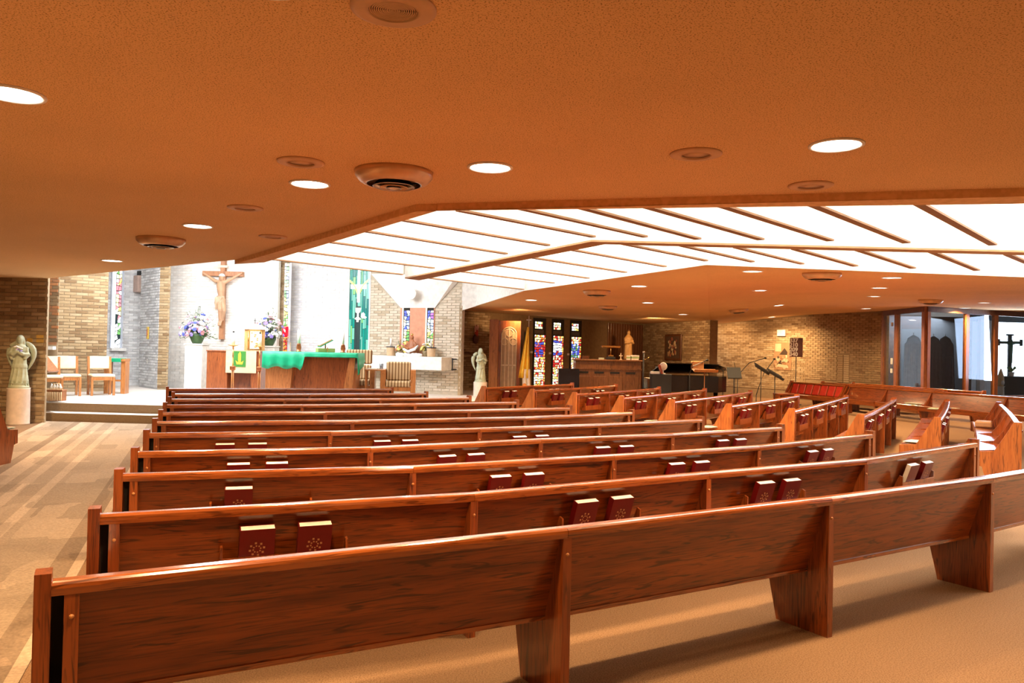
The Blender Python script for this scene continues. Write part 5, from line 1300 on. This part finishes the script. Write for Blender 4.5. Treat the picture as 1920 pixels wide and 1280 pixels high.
b.box(-hw * .9, -hw * .2, -.032, -.03, hz * .35, hz * .92, 0)
b.prism([(-hw * .4, hz * .12), (hw * .5, hz * .1), (hw * .55, hz * .3), (hw * .2, hz * .6), (-hw * .1, hz * .35)], -.033, -.03, 'Y', 1)
for k in range(34): b.ball((random.uniform(-.85, .85) * hw, -.031, random.uniform(-.85, .0) * hz), (random.uniform(.03, .11), .003, random.uniform(.03, .09)), random.choice([1, 2, 2, 3, 0]), 7, 5)
b.prism([(-hw * .8, -hz * .75), (hw * .7, -hz * .85), (hw * .6, -hz * .65), (-hw * .5, -hz * .55)], -.034, -.03, 'Y', 0); b.build('poster_image', mt, pb)
# hymn board
q = dp(1495, 650, 25.8); z1, z0 = dp(1491, 633, 25.8).z, dp(1491, 669, 25.8).z; bw = (dp(1505, 650, 25.8).x - dp(1481, 650, 25.8).x)
o = empty('hymn_board', (dp(1493, 650, 25.8).x, 25.8, 0), 0, 'brown hymn number board on a stand reading 337 210 209 340', 'sign')
MB().box(-bw / 2, bw / 2, -.02, .02, z0, z1, bev=.005).build('board', mat('board_brown', (.12, .03, .015), .5), o)
MB().tube([(0, .0, .03), (0, .0, z0)], .014).build('post', M_BLACKM, o); MB().lathe([(.2, 0), (.2, .02), (.03, .04)], 20).build('foot', M_BLACKM, o)
M_NUM = mat('number_white', (.95, .90, .80), .5)
for k, s in enumerate(('337', '210', '209', '340')): text('hymn_number', s, .185, M_NUM, o, (-bw * .22, -.022, z1 - .145 - k * (z1 - z0) / 4.15), bold=.008)
# filled doorway in right rear wall
o = wall_empty('door_blocked', WT, dz0[0], 0, None, None); o['kind'] = 'structure'; dww = dz1[0] - dz0[0]
MB().box(.02, dww - .02, .0, .02, 0, dz1[1] - .03).build('infill', MATS['brick_brown_c'], o)
z = .75
while z < dz1[1] - .1:
    child('brick', brick_mesh(BR_TAN[1], round(min(.25, dww / 2 - .03), 2)), o, (.02, 0.01, z)); child('brick', brick_mesh(BR_TAN[2], round(min(.25, dww / 2 - .03), 2)), o, (dww / 2 + .01, 0.01, z)); z += .074
# ------------------------------------------------------------------ piano
q = dp(1300, 700, 23.2)
zr = dp(1300, 704, 23.2).z; zb_ = dp(1300, 733, 23.2).z
o = empty('grand_piano', (q.x, q.y, 0), .10, 'black grand piano with raised lid before the lit brick wall', 'piano')
out = [(-1.15, -.7), (.2, -.7), (.55, -.62), (.75, -.38), (.95, -.2), (1.05, .05), (.98, .35), (.8, .55), (.5, .65), (-1.15, .7)]
MB().prism(out, zb_, zr, 'Z').build('case', M_BLACK, o)
MB().box(-1.35, -1.15, -.7, .7, zb_ + .03, zr - .12, bev=.01).build('keyboard_shelf', M_BLACK, o)
MB().box(-1.34, -1.2, -.6, .6, zr - .12, zr - .10).build('keys', M_STONE, o)
for (x, y) in ((-1.0, -.5), (-1.0, .5), (.7, 0)): MB().lathe([(.05, 0), (.04, .1), (.07, zb_)], 12).build('leg', M_BLACK, o, (x, y, 0))
lid = MB().prism([(x, y - .7) for x, y in out], 0, .025, 'Z').build('lid', M_BLACK, o, (0, .7, zr + .02)); lid.rotation_euler = (-.24, 0, 0)
MB().tube([(.3, -.5, zr), (.3, -.45, zr + .34)], .012).build('lid_prop', M_BLACK, o)
MB().box(-1.05, -1.03, -.4, .4, zr, zr + .25).build('music_desk', M_BLACK, o)
q2 = dp(1242, 700, 22.3); z_ = dp(1242, 701, 22.3).z
t_ = tag(MB().box(-.28, .28, -.2, .2, 0, z_, bev=.01).build('black_stool_box', M_BLACKM, None, (q2.x - .05, q2.y, 0)), 'black low cabinet left of the piano holding papers', 'cabinet')
v_ = empty('fan', (q2.x + .02, q2.y, z_ + .001), 0, 'round white desk fan standing left of the piano', 'fan')
MB().lathe([(.07, 0), (.07, .02), (.02, .03)], 16).build('base', M_WHITE, v_); MB().tube([(0, 0, .02), (0, 0, .14)], .012).build('neck', M_WHITE, v_); MB().lathe([(.10, -.03), (.115, 0), (.10, .03)], 24, M=Matrix.Translation((0, 0, .22)) @ Matrix.Rotation(PI / 2, 4, 'X')).build('head', M_WHITE, v_)
tag(MB().box(-.12, .12, -.09, .09, 0, .07, bev=.004).build('paper_pile', M_PAGE, None, (q2.x - .22, q2.y - .02, z_ + .001)), 'white paper pile on the low black cabinet', 'papers')
tag(MB().box(-.02, .02, -.1, .1, 0, .26, M=Matrix.Rotation(-.3, 4, 'Y')).build('red_folder', mat('folder_red', (.35, .06, .03), .5), None, (q2.x - .04, q2.y - .1, z_ + .01)), 'reddish folder leaning on the low black cabinet', 'folder')
# ------------------------------------------------------------------ music stands and microphones
def music_stand(px, d, py, label, ang, m=M_BLACKM, wd=.5, rz=0):
    q = dp(px, 700, d); z = dp(px, py, d).z; o = empty('music_stand', (q.x, q.y, 0), rz, label, 'music stand', 'music stands')
    MB().tube([(0, 0, .08), (0, 0, z)], .012).build('pole', m, o)
    for k in range(3):
        a = k * 2.09; MB().tube([(0, 0, .2), (.28 * math.cos(a), .28 * math.sin(a), .012)], .010, 6).build('leg', m, o)
    b = MB().box(-wd / 2, wd / 2, -.008, .008, -.17, .17, bev=.004).box(-wd / 2, wd / 2, -.07, 0, -.18, -.165).build('desk', m, o, (0, -.02, z + .02)); b.rotation_euler = ang
    return o
music_stand(1376, 22.8, 700, 'black music stand seen straight on, right of the piano', (-.35, 0, 0), rz=.1, wd=.42)
music_stand(1378, 24.2, 690, 'empty black upright stand in front of brick wall', (-.2, 0, 1.3), wd=.1)
music_stand(1427, 23.2, 692, 'black tilted music stand, left one of the pair by the poster', (-1.15, .55, 0), wd=.48)
music_stand(1453, 23.0, 703, 'black tilted music stand, right one of the pair by the poster', (-1.15, .5, 0), wd=.50)
o = music_stand(1321, 21.6, 696, 'blond wooden music stand with flat top before the piano', (-1.35, 0, 0), W_LIGHT, .66)
sp = dp(1317, 686, 22.0); b = MB().box(-.17, .17, -.1, .1, 0, .24, bev=.02).build('monitor_speaker', mat('orange_cover', (.62, .28, .10), .6), None, (sp.x, 22.6, dp(1317, 692, 22.6).z)); tag(b, 'orange covered box standing on the piano', 'box')
def boom(p0, p1, p2, d, label, py_base=745):
    a = dp(*p0, d); m = dp(*p1, d); e = dp(*p2, d)
    o = empty('microphone_boom', (a.x, a.y, 0), 0, label, 'microphone stand', 'microphone stands')
    L = lambda v: (v.x - a.x, v.y - a.y, v.z)
    MB().tube([(0, 0, .02), (0, 0, a.z)], .013).build('pole', M_BLACKM, o); MB().lathe([(.14, 0), (.14, .02), (.02, .03)], 18).build('foot', M_BLACKM, o)
    mm = Vector(L(m)); MB().tube([(0, 0, a.z), mm * .5 + Vector((0, 0, a.z * .5 + .02)), mm, L(e)], .011).build('arm', M_BLACKM, o)
    MB().ball(L(e), (.045, .03, .03)).build('microphone', M_BLACKM, o)
boom((1383, 705), (1405, 680), (1435, 671), 24.0, 'black microphone boom sweeping up to the right near the poster')
boom((1418, 740), (1432, 700), (1452, 673), 23.6, 'long slanted black microphone boom crossing the poster side')
boom((1356, 695), (1345, 688), (1372, 697), 23.0, 'black microphone boom arched over the piano', )
boom((1293, 700), (1300, 686), (1326, 675), 22.4, 'thin black microphone stand rising in front of the piano lid')
# low bench with a box
q = at(1470, 755, 0); zt = .45; q = dp(1471, 740, 23.2)
o = empty('low_bench', (q.x, q.y, 0), .1, 'low reddish wooden bench left of the choir pew', 'bench')
MB().box(-.28, .28, -.2, .2, dp(1471, 737, 23.2).z - .05, dp(1471, 737, 23.2).z, bev=.01).build('bench_top', W_PEW, o)
for s in (-1, 1): MB().box(s * .24 - .03, s * .24 + .03, -.18, .18, 0, dp(1471, 737, 23.2).z - .05).build('leg', W_PEWV, o)

# ------------------------------------------------------------------ glass room
M_GLASS = mat('window_glass', (.85, .9, .95), .02, trans=1.0); M_GLASS.node_tree.nodes['Principled BSDF'].inputs['IOR'].default_value = 1.45
g4, g5, g6 = w4, w5, w6
def glaze(name, a, b, fr, label, n_):
    L_ = math.hypot(b.x - a.x, b.y - a.y); rz = math.atan2(b.y - a.y, b.x - a.x)
    o = empty(name, (a.x, a.y, 0), rz); o['kind'] = 'structure'
    hz = lambda u: a.z + (b.z - a.z) * u / L_
    for (u, wd) in fr: MB().box(u - wd / 2, u + wd / 2, -.06, .06, 0, hz(u)).build('mullion', W_FRAME, o)
    MB().prism([(0, a.z - .16), (L_, b.z - .16), (L_, b.z), (0, a.z)], -.06, .06, 'Y').build('top_rail', W_FRAME2, o)
    MB().box(0, L_, -.06, .06, 0, .55).build('bottom_panel', W_FRAME, o)
    us = [f[0] for f in fr]
    for k in range(len(us) - 1): MB().box(us[k] + fr[k][1] / 2, us[k + 1] - fr[k + 1][1] / 2, -.006, .006, .55, min(hz(us[k]), hz(us[k + 1])) - .16).build('pane', M_GLASS, o)
    return o, L_, rz
W_FRAME = wood('frame_oak', (.10, .025, .008), (.28, .085, .022), (.38, .13, .035), 'Z', .35, .4); W_FRAME2 = W_DARK
def u_on(a, b, px):
    # position along a-b hit by the sight line through px
    n = Vector((b.y - a.y, -(b.x - a.x), 0)); d = ray(px, 650); t = (Vector((a.x, a.y, CAMH)) - CAMP).dot(n) / d.dot(n); q = CAMP + d * t
    return (Vector((q.x, q.y, 0)) - Vector((a.x, a.y, 0))).dot(Vector((b.x - a.x, b.y - a.y, 0)).normalized())
La = math.hypot(g5.x - g4.x, g5.y - g4.y)
glaze('window_1', g4, g5, [(.05, .12), (u_on(g4, g5, 1682), .16), (La - .06, .16)], '', 3)
o6 = glaze('window_2', g5, g6, [(.06, .12), (u_on(g5, g6, 1811), .13), (u_on(g5, g6, 1865), .15), (math.hypot(g6.x - g5.x, g6.y - g5.y), .15)], '', 4)[0]
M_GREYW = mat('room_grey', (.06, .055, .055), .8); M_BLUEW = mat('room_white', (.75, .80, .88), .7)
# room behind
def P2(px, d): q = dp(px, 650, d); return (q.x, q.y)
def quadwall(name, a, b, z0, z1, m, th=.1):
    L_ = math.hypot(b[0] - a[0], b[1] - a[1]); o = MB().box(0, L_, 0, th, z0, z1).build(name, m, None, (a[0], a[1], 0), math.atan2(b[1] - a[1], b[0] - a[0])); tag(o, kind='structure'); return o
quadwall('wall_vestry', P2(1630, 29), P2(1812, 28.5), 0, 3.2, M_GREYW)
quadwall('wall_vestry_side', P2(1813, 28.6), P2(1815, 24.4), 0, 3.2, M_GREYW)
quadwall('wall_lobby', P2(1815, 31), P2(1868, 30.5), 0, 3.6, M_BLUEW)
quadwall('wall_lobby_side', P2(1838, 26), P2(1868, 27.2), 0, 3.0, M_BLUEW)
quadwall('ceiling_lobby_edge', P2(1815, 27.5), P2(1960, 27.8), 3.0, 3.5, mat('lobby_blue', (.18, .30, .42), .6))
tag(MB().box(0, 12, 0, 8, 3.3, 3.4).build('ceiling_lobby', M_WHITE, None, (10, 24.5, 0)), kind='structure')
dayl = glass('daylight_window', (.85, .93, 1.0), 5.0)
a, b = P2(1862, 31.5), P2(1990, 31.5); L_ = b[0] - a[0]
o = empty('window_3', (a[0], a[1], 0)); o['kind'] = 'structure'
MB().box(0, L_, 0, .02, .6, 3.2).build('bright_pane', dayl, o); MB().box(0, L_, -.1, .1, .2, .6).build('sill', M_BLUEW, o)
for k in range(3): MB().box(L_ * (k + .5) / 3 - .03, L_ * (k + .5) / 3 + .03, -.04, 0, .6, 3.2).build('mullion', M_WHITE, o) if k == 2 else None
# standing cross in the lobby
q = dp(1893, 650, 28.0); zt = dp(1893, 626, 28.0).z; za = dp(1893, 642, 28.0).z; hw = (dp(1914, 650, 28).x - dp(1874, 650, 28).x) / 2; zc = dp(1893, 705, 28).z
o = empty('lobby_cross', (q.x, q.y, zc), -.1, 'dark bronze cross with small figure in the bright glass room', 'crucifix'); M_VERD = mat('dark_verdigris', (.02, .06, .08), .5)
MB().box(-.06, .06, -.05, .05, 0, zt - zc, bev=.01).build('upright', M_VERD, o); MB().box(-hw, hw, -.05, .05, za - zc - .05, za - zc + .05, bev=.01).build('cross_arm', M_VERD, o)
for s in (-1, 1): MB().box(s * hw - .04, s * hw + .04, -.05, .05, za - zc - .12, za - zc + .12, bev=.01).build('arm_cap', M_VERD, o)
MB().box(-.12, .12, -.05, .05, zt - zc - .06, zt - zc, bev=.01).build('top_cap', M_VERD, o)
b = MB(); z = za - zc; b.tube([(-.3, -.08, z + .02), (0, -.09, z - .06), (.3, -.08, z + .02)], [.02, .05, .02]); b.tube([(0, -.09, z), (0, -.09, z - .3), (.02, -.09, z - .75)], [.07, .06, .03]); b.ball((0, -.1, z + .06), .05); b.build('small_corpus', mat('verdigris', (.05, .20, .14), .5), o, remesh=.012)
tb = MB().box(-.9, 1.6, -.3, .5, 0, zc - .002).build('lobby_table', M_BLACKM, None, (q.x, q.y, 0)); tag(tb, 'dark table under the bronze cross in the glass room', 'table')
q = dp(1880, 650, 27.6)
pb = empty('potted_plant', (q.x + .32, q.y, zc), 0, 'small green plant at the foot of the bronze cross', 'plant')
MB().lathe([(.07, 0), (.1, .16), (.08, .16)], 14).build('pot', M_WHITE, pb); b = MB()
for k in range(14):
    a = k * 2.4; b.add([(0, 0, .14), (math.cos(a) * .1, math.sin(a) * .1, .26 + .01 * k), (math.cos(a) * .16, math.sin(a) * .16, .30), (math.cos(a + .4) * .1, math.sin(a + .4) * .1, .25)], [(0, 1, 2, 3)], 0)
tag(b.build('leaves', M_LEAF2, pb), kind='stuff')
q = dp(1877, 650, 26.2); zb = dp(1877, 724, 26.2).z; zt = dp(1877, 690, 26.2).z
o = empty('white_carving', (q.x, q.y, 0), .2, 'pointed tan and white carved figure by glass, left of the bronze cross', 'statue')
MB().lathe([(.14, 0), (.12, .05), (.10, zb - .03), (.13, zb)], 16).build('plinth', M_WHITE, o); MB().lathe([(.10, zb), (.13, zb + .15), (.11, zb + .35), (.05, zt - .08), (.005, zt)], 16, sy=.6).build('hood', mat('pale_gold', (.70, .50, .28), .5), o)
MB().ball((0, -.08, zb + .12), (.06, .05, .08)).build('figure', M_WHITE, o)
q = dp(1844, 650, 25.9); z1, z0 = dp(1847, 614, 25.9).z, dp(1847, 661, 25.9).z
o = tag(MB().prism([(-.012, z0), (.014, z1), (.03, z1), (.012, z0)], -.02, 0, 'Y').build('thin_wall_rod', M_VERD, None, (dp(1847, 650, 25.9).x, 25.9, 0)), 'thin dark rod hanging on the white lobby wall', 'rod')
# hanging robes
M_ROBE = mat('silver_robe', (.36, .36, .42), .3, .3); M_ROBE2 = mat('dark_robe', (.10, .08, .09), .7)
def robe(px, d, zt_py, r, label, m):
    q = dp(px, 650, d); zt = dp(px, zt_py, d).z; o = empty('hanging_robe', (q.x, q.y, 0), -.5, label, 'robe', 'robes hanging in the glass room')
    b = MB(); b.lathe([(r * .85, .4), (r * .8, 1.0), (r * .78, zt - .3), (r * .6, zt - .1), (r * .12, zt)], 16, sy=.3)
    for k in range(9):
        x_ = (k - 4) / 4.4 * r; b.tube([(x_ * 1.1, -.30 * r - random.uniform(0, .03), .42), (x_ + random.uniform(-.02, .02), -.27 * r, 1.2), (x_ * .9, -.22 * r, zt - .3), (x_ * .6, -.1 * r, zt - .08 - abs(x_) * .3)], [.036, .028, .026, .016], 6)
    b.build('cloth', m, o, remesh=.016); MB().tube([(0, 0, zt - .02), (0, 0, zt + .08)], .01).build('hook', M_STEEL, o)
robe(1713, 26.2, 628, .30, 'pale silver robe hanging behind the left glass pane', M_ROBE)
robe(1750, 26.0, 630, .28, 'dark robe hanging just right of the glass corner post', M_ROBE2)
robe(1772, 26.4, 630, .28, 'dark robe hanging in the middle of the dark glass pane', M_ROBE2)
# door hardware at left of the glass room
u_ = u_on(g4, g5, 1677); dq = Vector((g4.x, g4.y, 0)) + Vector((g5.x - g4.x, g5.y - g4.y, 0)).normalized() * u_
for (py, s, lb) in ((608, .03, 'small pale door closer high on the glass room door'), (677, .05, 'white notice plate on the glass room door post'), (695, .035, 'door handle plate on the glass room door')):
    z = dp(1677, py, dq.y).z; h_ = MB().box(-.04, .04, -.1, -.061, z - s * 2, z + s * 2, bev=.004).build('door_plate', M_WHITE, None, (dq.x, dq.y, 0), math.atan2(g5.y - g4.y, g5.x - g4.x)); tag(h_, lb, 'plate')
